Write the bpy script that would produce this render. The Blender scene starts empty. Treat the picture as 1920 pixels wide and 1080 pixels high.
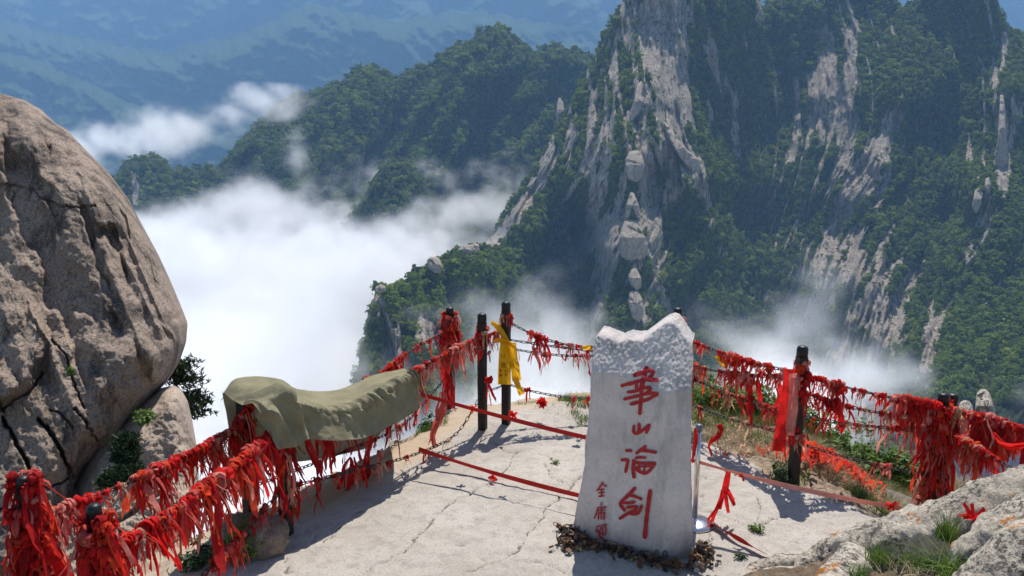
import bpy, math, random
import numpy as np
from mathutils import Vector, Matrix

random.seed(7)
rng = np.random.default_rng(7)
S = bpy.context.scene
COL = S.collection
R = math.radians

# ------------------------------------------------------------------ camera, sky, sun, exposure
EYE = np.array([0.0, 0.0, 3.1])
F_PX, PITCH = 1500.0, R(10.94)
cam_d = bpy.data.cameras.new("camera")
cam_d.sensor_width = 36.0
cam_d.lens = F_PX / 1920.0 * 36.0
cam_d.clip_start = 0.05
cam_d.clip_end = 20000.0
cam = bpy.data.objects.new("camera", cam_d)
COL.objects.link(cam)
cam.location = EYE
cam.rotation_euler = (R(90) - PITCH, 0, 0)
S.camera = cam

SUN_DIR = Vector((0.15, 0.55, 1.0)).normalized()          # towards the sun
SUN_EL = math.asin(SUN_DIR.z)
SUN_AZ = math.atan2(SUN_DIR.x, SUN_DIR.y)
world = bpy.data.worlds.new("World")
S.world = world
world.use_nodes = True
wn = world.node_tree
wn.nodes.clear()
wo = wn.nodes.new("ShaderNodeOutputWorld")
wb = wn.nodes.new("ShaderNodeBackground")
ws = wn.nodes.new("ShaderNodeTexSky")
ws.sky_type = 'NISHITA'
ws.sun_disc = False
ws.sun_elevation = SUN_EL
ws.sun_rotation = SUN_AZ
ws.altitude = 1600
wb.inputs["Strength"].default_value = 0.11
wn.links.new(ws.outputs[0], wb.inputs[0])
wn.links.new(wb.outputs[0], wo.inputs[0])
sun_d = bpy.data.lights.new("sun", 'SUN')
sun_d.energy = 5.0
sun_d.angle = R(0.53)
sun_d.color = (1.0, 0.955, 0.89)
sun = bpy.data.objects.new("sun", sun_d)
COL.objects.link(sun)
sun.rotation_euler = SUN_DIR.to_track_quat('Z', 'Y').to_euler()
sun.location = (30, 110, 200)
S.view_settings.view_transform = 'Standard'
S.view_settings.look = 'None'
S.view_settings.gamma = 1.0
S.view_settings.use_curve_mapping = False
S.view_settings.exposure = 0.5
HAZE_DENSITY = 0.00016
HAZE_COLOR = (0.30, 0.54, 0.86)
S.render.engine = 'CYCLES'
cy = S.cycles
cy.use_denoising = True
cy.max_bounces = 8
cy.diffuse_bounces = 3
cy.glossy_bounces = 2
cy.transmission_bounces = 4
cy.volume_bounces = 5
cy.transparent_max_bounces = 16
cy.volume_max_steps = 256
cy.volume_step_rate = 1.0
cy.sample_clamp_indirect = 6.0

# ------------------------------------------------------------------ measuring helpers
FWD = np.array([0, math.cos(PITCH), -math.sin(PITCH)])
UPV = np.array([0, math.sin(PITCH), math.cos(PITCH)])

def rays(px, py):
    x = (np.asarray(px, float) - 960) / F_PX
    y = -(np.asarray(py, float) - 540) / F_PX
    return np.stack([x, y * UPV[1] + FWD[1], y * UPV[2] + FWD[2]], -1)

def D(px, py, Y):
    """the point at world depth Y seen in that direction of the survey photograph"""
    d = rays(px, py)
    t = np.asarray(Y, float) / d[..., 1]
    return EYE + d * t[..., None]

def G(px, py, z=0.0):
    d = rays(px, py)
    t = (z - EYE[2]) / d[..., 2]
    return EYE + d * t[..., None]

def proj(P):
    P = np.asarray(P, float) - EYE
    dep = P @ FWD
    return 960 + F_PX * P[..., 0] / dep, 540 - F_PX * (P @ UPV) / dep

# ------------------------------------------------------------------ noise (numpy gradient noise)
_pm = np.random.default_rng(3).permutation(256)
_pm = np.concatenate([_pm, _pm, _pm])
_gr = np.random.default_rng(4).normal(size=(256, 3))
_gr /= np.linalg.norm(_gr, axis=1)[:, None]

def pn(x, y, z=0.0):
    x, y, z = np.broadcast_arrays(np.asarray(x, float), np.asarray(y, float), np.asarray(z, float))
    xi, yi, zi = np.floor(x), np.floor(y), np.floor(z)
    xf, yf, zf = x - xi, y - yi, z - zi
    xi, yi, zi = xi.astype(int) & 255, yi.astype(int) & 255, zi.astype(int) & 255
    u, v, w = [t * t * t * (t * (t * 6 - 15) + 10) for t in (xf, yf, zf)]
    out = 0
    for dx in (0, 1):
        for dy in (0, 1):
            for dz in (0, 1):
                g = _gr[_pm[_pm[_pm[xi + dx] + yi + dy] + zi + dz]]
                n = g[..., 0] * (xf - dx) + g[..., 1] * (yf - dy) + g[..., 2] * (zf - dz)
                out = out + n * (u if dx else 1 - u) * (v if dy else 1 - v) * (w if dz else 1 - w)
    return out * 1.6

def fbm(x, y, z=0.0, octv=4, gain=0.5, lac=2.03):
    a, s, f = 1.0, 0, 1.0
    for i in range(octv):
        s = s + a * pn(np.asarray(x) * f + 17.3 * i, np.asarray(y) * f + 5.1 * i, np.asarray(z) * f + 9.7 * i)
        a *= gain
        f *= lac
    return s

def ridged(x, y, z=0.0, octv=4, gain=0.5):
    a, s, f = 1.0, 0, 1.0
    for i in range(octv):
        s = s + a * (1 - 2 * np.abs(pn(np.asarray(x) * f + 31.7 * i, np.asarray(y) * f + 3.3 * i, np.asarray(z) * f + 1.9 * i)))
        a *= gain
        f *= 2.07
    return s

def smooth(a, b, x):
    t = np.clip((np.asarray(x, float) - a) / (b - a), 0, 1)
    return t * t * (3 - 2 * t)

def seg_dist(px, py, line):
    """distance from points to a polyline"""
    px, py = np.asarray(px, float), np.asarray(py, float)
    best = np.full(np.broadcast(px, py).shape, 1e9)
    for (x0, y0), (x1, y1) in zip(line[:-1], line[1:]):
        dx, dy = x1 - x0, y1 - y0
        L = dx * dx + dy * dy + 1e-12
        t = np.clip(((px - x0) * dx + (py - y0) * dy) / L, 0, 1)
        best = np.minimum(best, np.hypot(px - x0 - t * dx, py - y0 - t * dy))
    return best

def inside(px, py, poly):
    px, py = np.asarray(px, float), np.asarray(py, float)
    c = np.zeros(np.broadcast(px, py).shape, bool)
    n = len(poly)
    for i in range(n):
        x0, y0 = poly[i]
        x1, y1 = poly[(i + 1) % n]
        if y0 == y1:
            continue
        k = ((y0 > py) != (y1 > py)) & (px < (x1 - x0) * (py - y0) / (y1 - y0) + x0)
        c ^= k
    return c

def sdf(px, py, poly):
    d = seg_dist(px, py, list(poly) + [poly[0]])
    return np.where(inside(px, py, poly), d, -d)      # positive inside

class RBF:
    def __init__(s, pts, eps=25.0):
        p = np.array(pts, float)
        s.p, s.e = p[:, :2], eps
        A = s.k(np.hypot(*(p[:, None, :2] - p[None, :, :2]).transpose(2, 0, 1)))
        n = len(p)
        M = np.zeros((n + 3, n + 3))
        M[:n, :n] = A
        M[:n, n] = 1
        M[:n, n + 1:] = p[:, :2] / 1000
        M[n:, :n] = M[:n, n:].T
        s.w = np.linalg.solve(M, np.concatenate([p[:, 2], [0, 0, 0]]))
    def k(s, r):
        return -np.sqrt(r * r + s.e * s.e) / 1000
    def __call__(s, x, y):
        x, y = np.broadcast_arrays(np.asarray(x, float), np.asarray(y, float))
        n = len(s.p)
        out = s.w[n] + s.w[n + 1] * x / 1000 + s.w[n + 2] * y / 1000
        for i in range(n):
            out = out + s.w[i] * s.k(np.hypot(x - s.p[i, 0], y - s.p[i, 1]))
        return out

def catmull(P, n):
    """smooth curve through the rows of P, n samples"""
    P = np.asarray(P, float)
    m = len(P)
    t = np.linspace(0, m - 1, n)
    i = np.clip(t.astype(int), 0, m - 2)
    f = (t - i)[:, None]
    a, b, c, d = P[np.maximum(i - 1, 0)], P[i], P[i + 1], P[np.minimum(i + 2, m - 1)]
    return 0.5 * (2 * b + (c - a) * f + (2 * a - 5 * b + 4 * c - d) * f ** 2 + (3 * b - a - 3 * c + d) * f ** 3)

# ------------------------------------------------------------------ objects
def tag(o, label=None, cat=None, group=None, kind=None):
    if label: o['label'] = label
    if cat: o['category'] = cat
    if group: o['group'] = group
    if kind: o['kind'] = kind
    return o

def link(name, data, parent=None):
    o = bpy.data.objects.new(name, data)
    COL.objects.link(o)
    if parent is not None:
        o.parent = parent
    return o

def empty(name, loc=(0, 0, 0)):
    o = link(name, None)
    o.location = loc
    o.empty_display_size = 0.1
    return o

def mesh_np(name, V, Fs, mat=None, smooth_sh=True):
    """V (n,3); Fs list of int arrays (m,3) or (m,4)"""
    me = bpy.data.meshes.new(name)
    V = np.asarray(V, np.float32)
    if not isinstance(Fs, (list, tuple)):
        Fs = [Fs]
    Fs = [np.asarray(f, np.int32) for f in Fs if len(f)]
    idx = np.concatenate([f.ravel() for f in Fs])
    tot = np.concatenate([np.full(len(f), f.shape[1], np.int32) for f in Fs])
    st = np.concatenate([[0], np.cumsum(tot)[:-1]]).astype(np.int32)
    me.vertices.add(len(V))
    me.vertices.foreach_set("co", V.ravel())
    me.loops.add(len(idx))
    me.loops.foreach_set("vertex_index", idx)
    me.polygons.add(len(tot))
    me.polygons.foreach_set("loop_start", st)
    me.polygons.foreach_set("loop_total", tot)
    me.polygons.foreach_set("use_smooth", np.full(len(tot), smooth_sh))
    me.update(calc_edges=True)
    me.validate()
    if mat:
        me.materials.append(mat)
    return me

def attr(me, name, val):
    a = me.attributes.new(name, 'FLOAT', 'POINT')
    a.data.foreach_set("value", np.asarray(val, np.float32).ravel())

def grid_faces(nr, nc, off=0, wrap=False):
    r = np.arange(nr - 1)[:, None]
    c = np.arange(nc if wrap else nc - 1)[None, :]
    c1 = (c + 1) % nc
    f = np.stack([r * nc + c, r * nc + c1, (r + 1) * nc + c1, (r + 1) * nc + c], -1)
    return f.reshape(-1, 4) + off

def sweep(P, rad, ns=6, cap=True):
    """round tube along P (n,3) with radii"""
    P = np.asarray(P, float)
    n = len(P)
    rad = np.broadcast_to(np.asarray(rad, float), (n,))
    T = np.gradient(P, axis=0)
    T /= np.linalg.norm(T, axis=1)[:, None] + 1e-12
    up = np.array([0, 0, 1.0]) if abs(T[0, 2]) < 0.9 else np.array([1.0, 0, 0])
    A = np.cross(T, up)
    A /= np.linalg.norm(A, axis=1)[:, None] + 1e-12
    B = np.cross(A, T)
    th = np.linspace(0, 2 * np.pi, ns, endpoint=False)
    V = P[:, None] + rad[:, None, None] * (np.cos(th)[None, :, None] * A[:, None] + np.sin(th)[None, :, None] * B[:, None])
    V = V.reshape(-1, 3)
    Fs = [grid_faces(n, ns, wrap=True)]
    if cap:
        V = np.concatenate([V, P[:1], P[-1:]])
        k = np.arange(ns)
        Fs.append(np.stack([(k + 1) % ns, k, np.full(ns, n * ns)], 1))
        Fs.append(np.stack([(n - 1) * ns + k, (n - 1) * ns + (k + 1) % ns, np.full(ns, n * ns + 1)], 1))
    return V, Fs

class Build:
    """collects pieces for ONE mesh"""
    def __init__(s):
        s.V, s.Q, s.T, s.n = [], [], [], 0
    def add(s, V, Fs):
        V = np.asarray(V, float)
        if not isinstance(Fs, (list, tuple)):
            Fs = [Fs]
        for f in Fs:
            f = np.asarray(f)
            if len(f):
                (s.Q if f.shape[1] == 4 else s.T).append(f + s.n)
        s.V.append(V)
        s.n += len(V)
        return s
    def mesh(s, name, mat, sm=True):
        Fs = []
        if s.Q: Fs.append(np.concatenate(s.Q))
        if s.T: Fs.append(np.concatenate(s.T))
        return mesh_np(name, np.concatenate(s.V), Fs, mat, sm)

_ico = None
def ico(sub=1):
    import bmesh
    bm = bmesh.new()
    bmesh.ops.create_icosphere(bm, subdivisions=sub, radius=1.0)
    V = np.array([v.co[:] for v in bm.verts])
    T = np.array([[v.index for v in f.verts] for f in bm.faces])
    bm.free()
    return V, T

def box(c, s):
    c, s = np.asarray(c, float), np.asarray(s, float) / 2
    V = np.array([[x, y, z] for z in (-1, 1) for y in (-1, 1) for x in (-1, 1)]) * s + c
    Q = np.array([[0, 2, 3, 1], [4, 5, 7, 6], [0, 1, 5, 4], [2, 6, 7, 3], [0, 4, 6, 2], [1, 3, 7, 5]])
    return V, Q

# ------------------------------------------------------------------ materials
class M:
    def __init__(s, name, rough=0.85, spec=0.3):
        s.m = bpy.data.materials.new(name)
        s.m.use_nodes = True
        s.t = s.m.node_tree
        s.t.nodes.clear()
        s.out = s.n("ShaderNodeOutputMaterial")
        s.b = s.n("ShaderNodeBsdfPrincipled")
        s.b.inputs["Roughness"].default_value = rough
        s.b.inputs["Specular IOR Level"].default_value = spec
        s.l(s.b.outputs[0], s.out.inputs["Surface"])
    def n(s, typ, **kw):
        x = s.t.nodes.new(typ)
        for k, v in kw.items():
            if k.startswith("i_"):
                x.inputs[k[2:].replace("_", " ")].default_value = v
            else:
                setattr(x, k, v)
        return x
    def l(s, a, b):
        s.t.links.new(a, b)
    def obj(s):
        if not hasattr(s, "_tc"):
            s._tc = s.n("ShaderNodeTexCoord").outputs["Object"]
        return s._tc
    def pos(s):
        if not hasattr(s, "_geo"):
            s._geo = s.n("ShaderNodeNewGeometry").outputs["Position"]
        return s._geo
    def noise(s, scale, detail=4, rough=0.55, vec=None, stretch=None, out="Fac", dist=0.0):
        v = vec if vec is not None else s.obj()
        if stretch:
            mp = s.n("ShaderNodeMapping")
            mp.inputs["Scale"].default_value = stretch
            s.l(v, mp.inputs[0])
            v = mp.outputs[0]
        x = s.n("ShaderNodeTexNoise")
        x.inputs["Scale"].default_value = scale
        x.inputs["Detail"].default_value = detail
        x.inputs["Roughness"].default_value = rough
        x.inputs["Distortion"].default_value = dist
        s.l(v, x.inputs["Vector"])
        return x.outputs[out]
    def voro(s, scale, feature='F1', vec=None, out="Distance", rand=1.0):
        x = s.n("ShaderNodeTexVoronoi", feature=feature)
        x.inputs["Scale"].default_value = scale
        x.inputs["Randomness"].default_value = rand
        s.l(vec if vec is not None else s.obj(), x.inputs["Vector"])
        return x.outputs[out]
    def ramp(s, fac, stops, interp='LINEAR'):
        x = s.n("ShaderNodeValToRGB")
        cr = x.color_ramp
        cr.interpolation = interp
        while len(cr.elements) < len(stops):
            cr.elements.new(0.5)
        for e, (p, c) in zip(cr.elements, stops):
            e.position = p
            e.color = (*c, 1) if len(c) == 3 else c
        s.l(fac, x.inputs[0])
        return x.outputs[0]
    def mix(s, fac, a, b, typ='MIX'):
        x = s.n("ShaderNodeMix", data_type='RGBA', blend_type=typ)
        for i, v in ((0, fac), (6, a), (7, b)):
            if hasattr(v, "is_linked"):
                s.l(v, x.inputs[i])
            elif i == 0:
                x.inputs[0].default_value = v
            else:
                x.inputs[i].default_value = (*v, 1)
        return x.outputs[2]
    def math(s, op, a, b=0.0, clamp=False):
        x = s.n("ShaderNodeMath", operation=op, use_clamp=clamp)
        for i, v in ((0, a), (1, b)):
            if hasattr(v, "is_linked"):
                s.l(v, x.inputs[i])
            else:
                x.inputs[i].default_value = v
        return x.outputs[0]
    def rng(s, fac, a, b, c=0.0, d=1.0):
        x = s.n("ShaderNodeMapRange", interpolation_type='SMOOTHSTEP')
        s.l(fac, x.inputs[0])
        for i, v in enumerate((a, b, c, d)):
            x.inputs[i + 1].default_value = v
        return x.outputs[0]
    def attr(s, name):
        x = s.n("ShaderNodeAttribute", attribute_name=name)
        return x.outputs["Fac"]
    def bump(s, h, strength, dist):
        x = s.n("ShaderNodeBump")
        x.inputs["Strength"].default_value = strength
        x.inputs["Distance"].default_value = dist
        s.l(h, x.inputs["Height"])
        if s.b.inputs["Normal"].is_linked:
            s.l(s.b.inputs["Normal"].links[0].from_socket, x.inputs["Normal"])
        s.l(x.outputs[0], s.b.inputs["Normal"])
        return x
    def color(s, c):
        if hasattr(c, "is_linked"):
            s.l(c, s.b.inputs["Base Color"])
        else:
            s.b.inputs["Base Color"].default_value = (*c, 1)
        s._c = c
        return s
    def translucent(s, amount, col=None):
        tr = s.n("ShaderNodeBsdfTranslucent")
        c = col if col is not None else s._c
        if hasattr(c, "is_linked"):
            s.l(c, tr.inputs[0])
        else:
            tr.inputs[0].default_value = (*c, 1)
        mx = s.n("ShaderNodeMixShader")
        mx.inputs[0].default_value = amount
        s.l(s.b.outputs[0], mx.inputs[1])
        s.l(tr.outputs[0], mx.inputs[2])
        s.l(mx.outputs[0], s.out.inputs["Surface"])
        return s

def granite(name, light, mid, dark, scale=1.0, speck=0.5, stain_shade=0.5, lichen=0.0, bump=0.02):
    m = M(name, 0.9, 0.2)
    big = m.noise(0.9 * scale, 5, 0.6)
    fine = m.noise(30 * scale, 4, 0.75)
    c = m.ramp(big, [(0.36, mid), (0.6, light)])
    st = m.noise(2.2 * scale, 7, 0.72, stretch=(1.3, 1.3, 0.28))
    c = m.mix(m.math('MULTIPLY', m.rng(st, 0.47, 0.62), stain_shade), c, dark)
    c = m.mix(m.math('MULTIPLY', m.rng(fine, 0.50, 0.60), speck), c, dark)
    f2 = m.noise(55 * scale, 3, 0.7)
    c = m.mix(m.math('MULTIPLY', m.rng(f2, 0.53, 0.63), 0.5), c, tuple(min(1, x * 1.45) for x in light))
    if lichen > 0:
        sp = m.noise(16 * scale, 7, 0.8)
        pt = m.noise(2.0 * scale, 4, 0.6)
        k = m.math('MULTIPLY', m.rng(sp, 0.49, 0.54), m.rng(pt, 0.40, 0.56))
        c = m.mix(m.math('MULTIPLY', k, lichen), c, (0.03, 0.027, 0.025))
        ol = m.noise(3.1 * scale, 5, 0.7, dist=0.3)
        ok = m.math('MULTIPLY', m.rng(ol, 0.62, 0.65), m.rng(m.noise(30, 3), 0.42, 0.52))
        c = m.mix(ok, c, (0.42, 0.15, 0.025))
    m.color(c)
    h = m.math('ADD', m.math('MULTIPLY', m.noise(7 * scale, 8, 0.72), 1.0), m.math('MULTIPLY', fine, 0.5))
    m.bump(h, 1.0, bump)
    return m.m

# ================================================================== LARGE STRUCTURE: mountains, forest, cloud, air
def mat_cliff():
    m = M("cliff_rock_and_forest_floor", 0.95, 0.1)
    p = m.obj()
    streak = m.noise(0.42, 8, 0.74, stretch=(1, 0.5, 0.10), dist=0.4)
    c = m.ramp(streak, [(0.36, (0.06, 0.052, 0.046)), (0.44, (0.21, 0.18, 0.15)), (0.52, (0.37, 0.315, 0.255)), (0.66, (0.53, 0.45, 0.355))])
    fine = m.noise(0.6, 5, 0.7, stretch=(1, 1, 0.3))
    c = m.mix(m.math('MULTIPLY', m.rng(fine, 0.5, 0.7), 0.6), c, (0.10, 0.09, 0.08))
    soil = m.ramp(m.noise(0.25, 5, 0.7), [(0.35, (0.018, 0.028, 0.012)), (0.65, (0.05, 0.07, 0.024))])
    k = m.rng(m.math('ADD', m.attr("rock"), m.math('MULTIPLY', m.math('SUBTRACT', m.noise(0.35, 5, 0.7), 0.5), 1.1)), 0.42, 0.6)
    m.color(m.mix(k, soil, c))
    m.bump(m.noise(0.35, 8, 0.75, stretch=(1, 1, 0.3)), 1.0, 2.0)
    m.bump(streak, 1.0, 1.6)
    return m.m

def mat_far():
    m = M("far_forest_slopes", 0.95, 0.05)
    n1 = m.noise(0.012, 6, 0.65)
    n2 = m.noise(0.075, 6, 0.78)
    c = m.ramp(n2, [(0.36, (0.03, 0.044, 0.018)), (0.5, (0.06, 0.085, 0.03)), (0.66, (0.105, 0.135, 0.05))])
    c = m.mix(m.math('MULTIPLY', m.rng(n1, 0.55, 0.72), 0.5), c, (0.12, 0.12, 0.075))
    m.color(c)
    m.bump(n2, 1.0, 14.0)
    return m.m

def mat_tree(name, stops):
    m = M(name, 0.75, 0.15)
    oi = m.n("ShaderNodeObjectInfo")
    c = m.ramp(oi.outputs["Random"], stops)
    n = m.noise(0.055, 3, 0.6, vec=m.pos())
    c = m.mix(m.math('MULTIPLY', m.rng(n, 0.45, 0.7), 0.6), c, (0.19, 0.245, 0.04))
    m.color(c)
    m.translucent(0.5)
    return m.m

CLIFF = mat_cliff()
FARM = mat_far()
LEAFM = mat_tree("forest_canopy_leaves", [(0.0, (0.052, 0.080, 0.012)), (0.35, (0.105, 0.155, 0.024)), (0.7, (0.165, 0.225, 0.034)), (1.0, (0.24, 0.30, 0.05))])

def relief(name, xs, skyl, bottom, nrow, Yf, disp, mat, rockf=None, kind='structure', edge=30.0, back=True, jag=3.0):
    """a mountainside as a surface in space: columns along xs, rows from its skyline down, and its far side behind the crest"""
    xs = np.asarray(xs, float)
    sk = np.interp(xs, [p[0] for p in skyl], [p[1] for p in skyl])
    sk = sk + jag * fbm(xs / 17.0, 3.3, 0.7, 4)
    v = np.linspace(0, 1, nrow)[:, None]
    PY = sk[None] + (bottom - sk[None]) * v
    PX = np.broadcast_to(xs[None], PY.shape)
    dsk = PY - sk[None]
    Y = Yf(PX, PY)
    dY = disp(PX, PY)
    Y = Y - dY * smooth(0, edge * 0.8, dsk) + edge * 0.9 * (1 - smooth(0, edge, dsk)) ** 2
    P = D(PX, PY, Y)
    rk = rockf(PX, PY) if rockf else np.zeros(PX.shape)
    rows = [P]
    rr = [rk]
    if back:
        for dy, dz in ((6, -2), (25, -18), (90, -90), (170, -220)):
            q = P[0].copy()
            q[:, 1] += dy
            q[:, 2] += dz
            rows.insert(0, q[None])
            rr.insert(0, rk[:1] * 0)
    A = np.concatenate(rows)
    A[..., 2] = np.maximum(A[..., 2], -203)
    K = np.concatenate(rr)
    nr, nc = A.shape[:2]
    me = mesh_np(name, A.reshape(-1, 3), grid_faces(nr, nc)[:, ::-1], mat)
    attr(me, "rock", K)
    o = link(name, me)
    tag(o, kind=kind)
    return o, dict(P=P, PX=PX, PY=PY, rock=rk, sk=sk, xs=xs, bottom=bottom)

def lean_warp():
    return RBF([(700, 600, .25), (1000, 350, -.6), (1120, 300, -.22), (1195, 300, 0.0), (1275, 300, .35), (1400, 300, .08), (1500, 300, -.2),
                (1600, 350, -.6), (1700, 500, -.5), (1800, 250, -.1), (1880, 300, .05), (2050, 400, .1), (900, 600, -.2)], 60)

SKY_MAIN = [(650, 900), (672, 690), (682, 640), (692, 590), (705, 548), (722, 545), (740, 540), (770, 520), (800, 500), (830, 492), (862, 470), (880, 468),
            (905, 466), (916, 448), (945, 405), (985, 345), (1012, 290), (1040, 245), (1062, 208), (1085, 160), (1102, 130), (1118, 95), (1132, 68), (1150, 30), (1182, -25),
            (1230, -80), (1395, -80), (1418, -20), (1432, 18), (1455, 40), (1475, 62), (1495, 45), (1530, 8), (1560, -30), (1600, -50), (1660, -30), (1690, 12),
            (1712, 10), (1735, -30), (1800, -70), (1862, -40), (1872, 5), (1884, 42), (1905, 62), (1930, 72), (2000, 60), (2110, 0)]
Y_MAIN = RBF([(1180, -30, 700), (1130, 70, 688), (1100, 135, 678), (1040, 245, 655), (985, 345, 630), (945, 405, 612), (912, 458, 585),
              (1060, 340, 605), (1000, 430, 565), (955, 500, 545), (1062, 440, 648), (1066, 520, 622), (1055, 590, 600),
              (1120, 200, 640), (1100, 330, 600), (1135, 480, 545), (1120, 600, 515), (1150, 120, 660),
              (1230, -40, 690), (1245, 60, 668), (1290, 150, 668), (1300, 40, 690), (1203, 150, 604), (1197, 235, 578), (1190, 310, 556), (1187, 440, 522), (1188, 600, 486), (1190, 740, 455),
              (1250, 240, 596), (1318, 330, 572), (1334, 420, 566), (1268, 420, 572), (1345, 560, 548), (1262, 590, 528), (1235, 330, 578), (1240, 480, 540), (1350, 700, 510),
              (1350, 100, 702), (1385, 20, 715), (1400, 250, 715), (1385, 400, 665), (1395, 550, 600),
              (1475, 65, 800), (1470, 200, 740), (1440, 350, 672), (1425, 500, 622), (1430, 650, 575), (1440, 60, 760), (1440, 180, 728),
              (1530, 10, 785), (1500, 60, 792), (1500, 200, 735), (1520, 120, 765), (1505, 130, 768), (1555, 150, 728), (1530, 350, 668), (1490, 520, 608), (1540, 640, 560), (1620, 720, 490),
              (1690, 180, 672), (1655, 300, 634), (1640, 420, 592), (1590, 510, 566), (1650, 560, 528), (1700, 650, 470), (1600, 250, 685), (1570, 430, 640),
              (1700, 12, 770), (1760, -40, 745), (1860, -30, 702), (1880, 180, 628), (1872, 320, 584), (1832, 360, 560), (1815, 480, 530), (1760, 250, 690), (1765, 400, 622), (1745, 560, 535),
              (1905, 500, 525), (1900, 650, 440), (1800, 700, 425), (1930, 70, 725), (2080, 60, 720), (2090, 700, 400), (1925, 250, 645), (1820, 120, 690), (1840, 600, 480),
              (905, 468, 545), (870, 470, 500), (800, 502, 470), (740, 540, 445), (705, 550, 430), (690, 600, 424), (680, 680, 418), (760, 600, 422), (830, 560, 458), (860, 640, 440),
              (930, 560, 505), (950, 640, 500), (760, 800, 375), (1000, 850, 470), (1190, 850, 430), (1400, 850, 520), (1600, 850, 420), (1000, 560, 560), (780, 660, 405), (730, 640, 414)], 22)
LEAN = lean_warp()
ROCKS = [[(1195, 25), (1215, -20), (1285, -20), (1292, 100), (1287, 150), (1302, 235), (1266, 262), (1244, 195), (1214, 145), (1196, 100)],
         [(1168, 40), (1152, 110), (1162, 168), (1152, 172), (1140, 112)], [(1145, 75), (1131, 140), (1119, 220), (1119, 330), (1126, 385), (1110, 300), (1108, 200)],
         [(1120, 250), (1119, 350), (1105, 430), (1098, 330)], [(1203, 148), (1228, 190), (1253, 228), (1236, 243), (1216, 203), (1196, 212), (1172, 248), (1184, 180)],
         [(1250, 222), (1278, 268), (1318, 303), (1325, 350), (1338, 385), (1322, 404), (1300, 352), (1270, 302), (1248, 262)],
         [(1200, 250), (1216, 290), (1237, 360), (1242, 440), (1237, 520), (1266, 590), (1252, 625), (1225, 540), (1204, 420), (1188, 330)],
         [(1167, 310), (1177, 360), (1172, 440), (1152, 520), (1127, 620), (1103, 645), (1133, 500), (1150, 420)], [(1215, 252), (1252, 278), (1274, 335), (1262, 345), (1233, 300)],
         [(700, 545), (722, 570), (748, 620), (758, 690), (733, 692), (718, 640), (703, 590)], [(790, 590), (818, 608), (840, 655), (800, 668), (772, 642)],
         [(1040, 252), (1053, 300), (1033, 340), (988, 402), (952, 442), (926, 468), (912, 458), (958, 398), (998, 338), (1028, 272)],
         [(1066, 430), (1082, 450), (1087, 505), (1060, 522), (1055, 460)], [(1475, 62), (1548, 18), (1562, 100), (1552, 200), (1530, 160), (1500, 112), (1478, 104)],
         [(1560, 60), (1578, 150), (1572, 235), (1550, 245), (1554, 140)], [(1590, 0), (1612, 40), (1606, 110), (1592, 90)],
         [(1692, 176), (1687, 232), (1662, 302), (1642, 352), (1602, 402), (1562, 474), (1530, 534), (1508, 522), (1544, 440), (1578, 350), (1608, 300), (1650, 236)],
         [(1640, 350), (1662, 298), (1674, 312), (1662, 374), (1638, 404)], [(1600, 448), (1618, 470), (1592, 522), (1572, 562), (1543, 604), (1558, 540)],
         [(1702, 478), (1690, 503), (1642, 562), (1612, 622), (1582, 692), (1536, 694), (1578, 620), (1618, 540), (1658, 500)], [(1692, 540), (1672, 622), (1642, 702), (1618, 694), (1650, 600)],
         [(1880, 48), (1890, 80), (1884, 142), (1873, 132)], [(1878, 172), (1892, 222), (1887, 252), (1897, 332), (1880, 384), (1868, 332), (1860, 300), (1872, 250)],
         [(1862, 328), (1846, 358), (1830, 358), (1820, 402), (1832, 432), (1850, 402)], [(1840, 440), (1822, 470), (1814, 502), (1798, 480)], [(1740, 620), (1760, 615), (1770, 650), (1745, 655)],
         [(1328, 40), (1340, 90), (1352, 160), (1342, 160), (1326, 90)], [(1375, 190), (1386, 250), (1390, 305), (1380, 300), (1372, 240)], [(1420, 0), (1430, 20), (1428, 45), (1418, 40)]]

def rock_main(px, py):
    w = 9 * fbm(px / 14, py / 26, 1.1, 4)
    r = np.full(px.shape, -99.0)
    for p in ROCKS:
        x0, x1 = min(q[0] for q in p) - 25, max(q[0] for q in p) + 25
        y0, y1 = min(q[1] for q in p) - 25, max(q[1] for q in p) + 25
        k = (px > x0) & (px < x1) & (py > y0) & (py < y1)
        r[k] = np.maximum(r[k], sdf(px[k], py[k], p))
    s = px - LEAN(px, py) * (py - 300)
    rock = smooth(-5, 4, r + w)
    st = ridged(s / 26.0, py / 240.0, 4.2, 4)
    wall = 0.92 * np.exp(-(((px - 1245) / 75) ** 2 + ((py - 120) / 190) ** 2)) + 0.9 * np.exp(-(((px - 1560) / 90) ** 2 + ((py - 200) / 190) ** 2)) \
        + 0.62 * np.exp(-(((px - 1200) / 60) ** 2 + ((py - 470) / 190) ** 2)) + 0.75 * np.exp(-(((px - 1590) / 110) ** 2 + ((py - 560) / 150) ** 2)) \
        + 0.6 * np.exp(-(((px - 1110) / 60) ** 2 + ((py - 320) / 230) ** 2)) + 0.55 * np.exp(-(((px - 1860) / 50) ** 2 + ((py - 300) / 260) ** 2)) \
        + 0.6 * np.exp(-(((px - 740) / 60) ** 2 + ((py - 640) / 80) ** 2)) + 0.5 * np.exp(-(((px - 1700) / 80) ** 2 + ((py - 640) / 100) ** 2))
    return np.clip(np.maximum(rock, 0.9 * smooth(0.95, 1.35, st * 0.75 + 0.8 * wall)), 0, 1)

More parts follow.
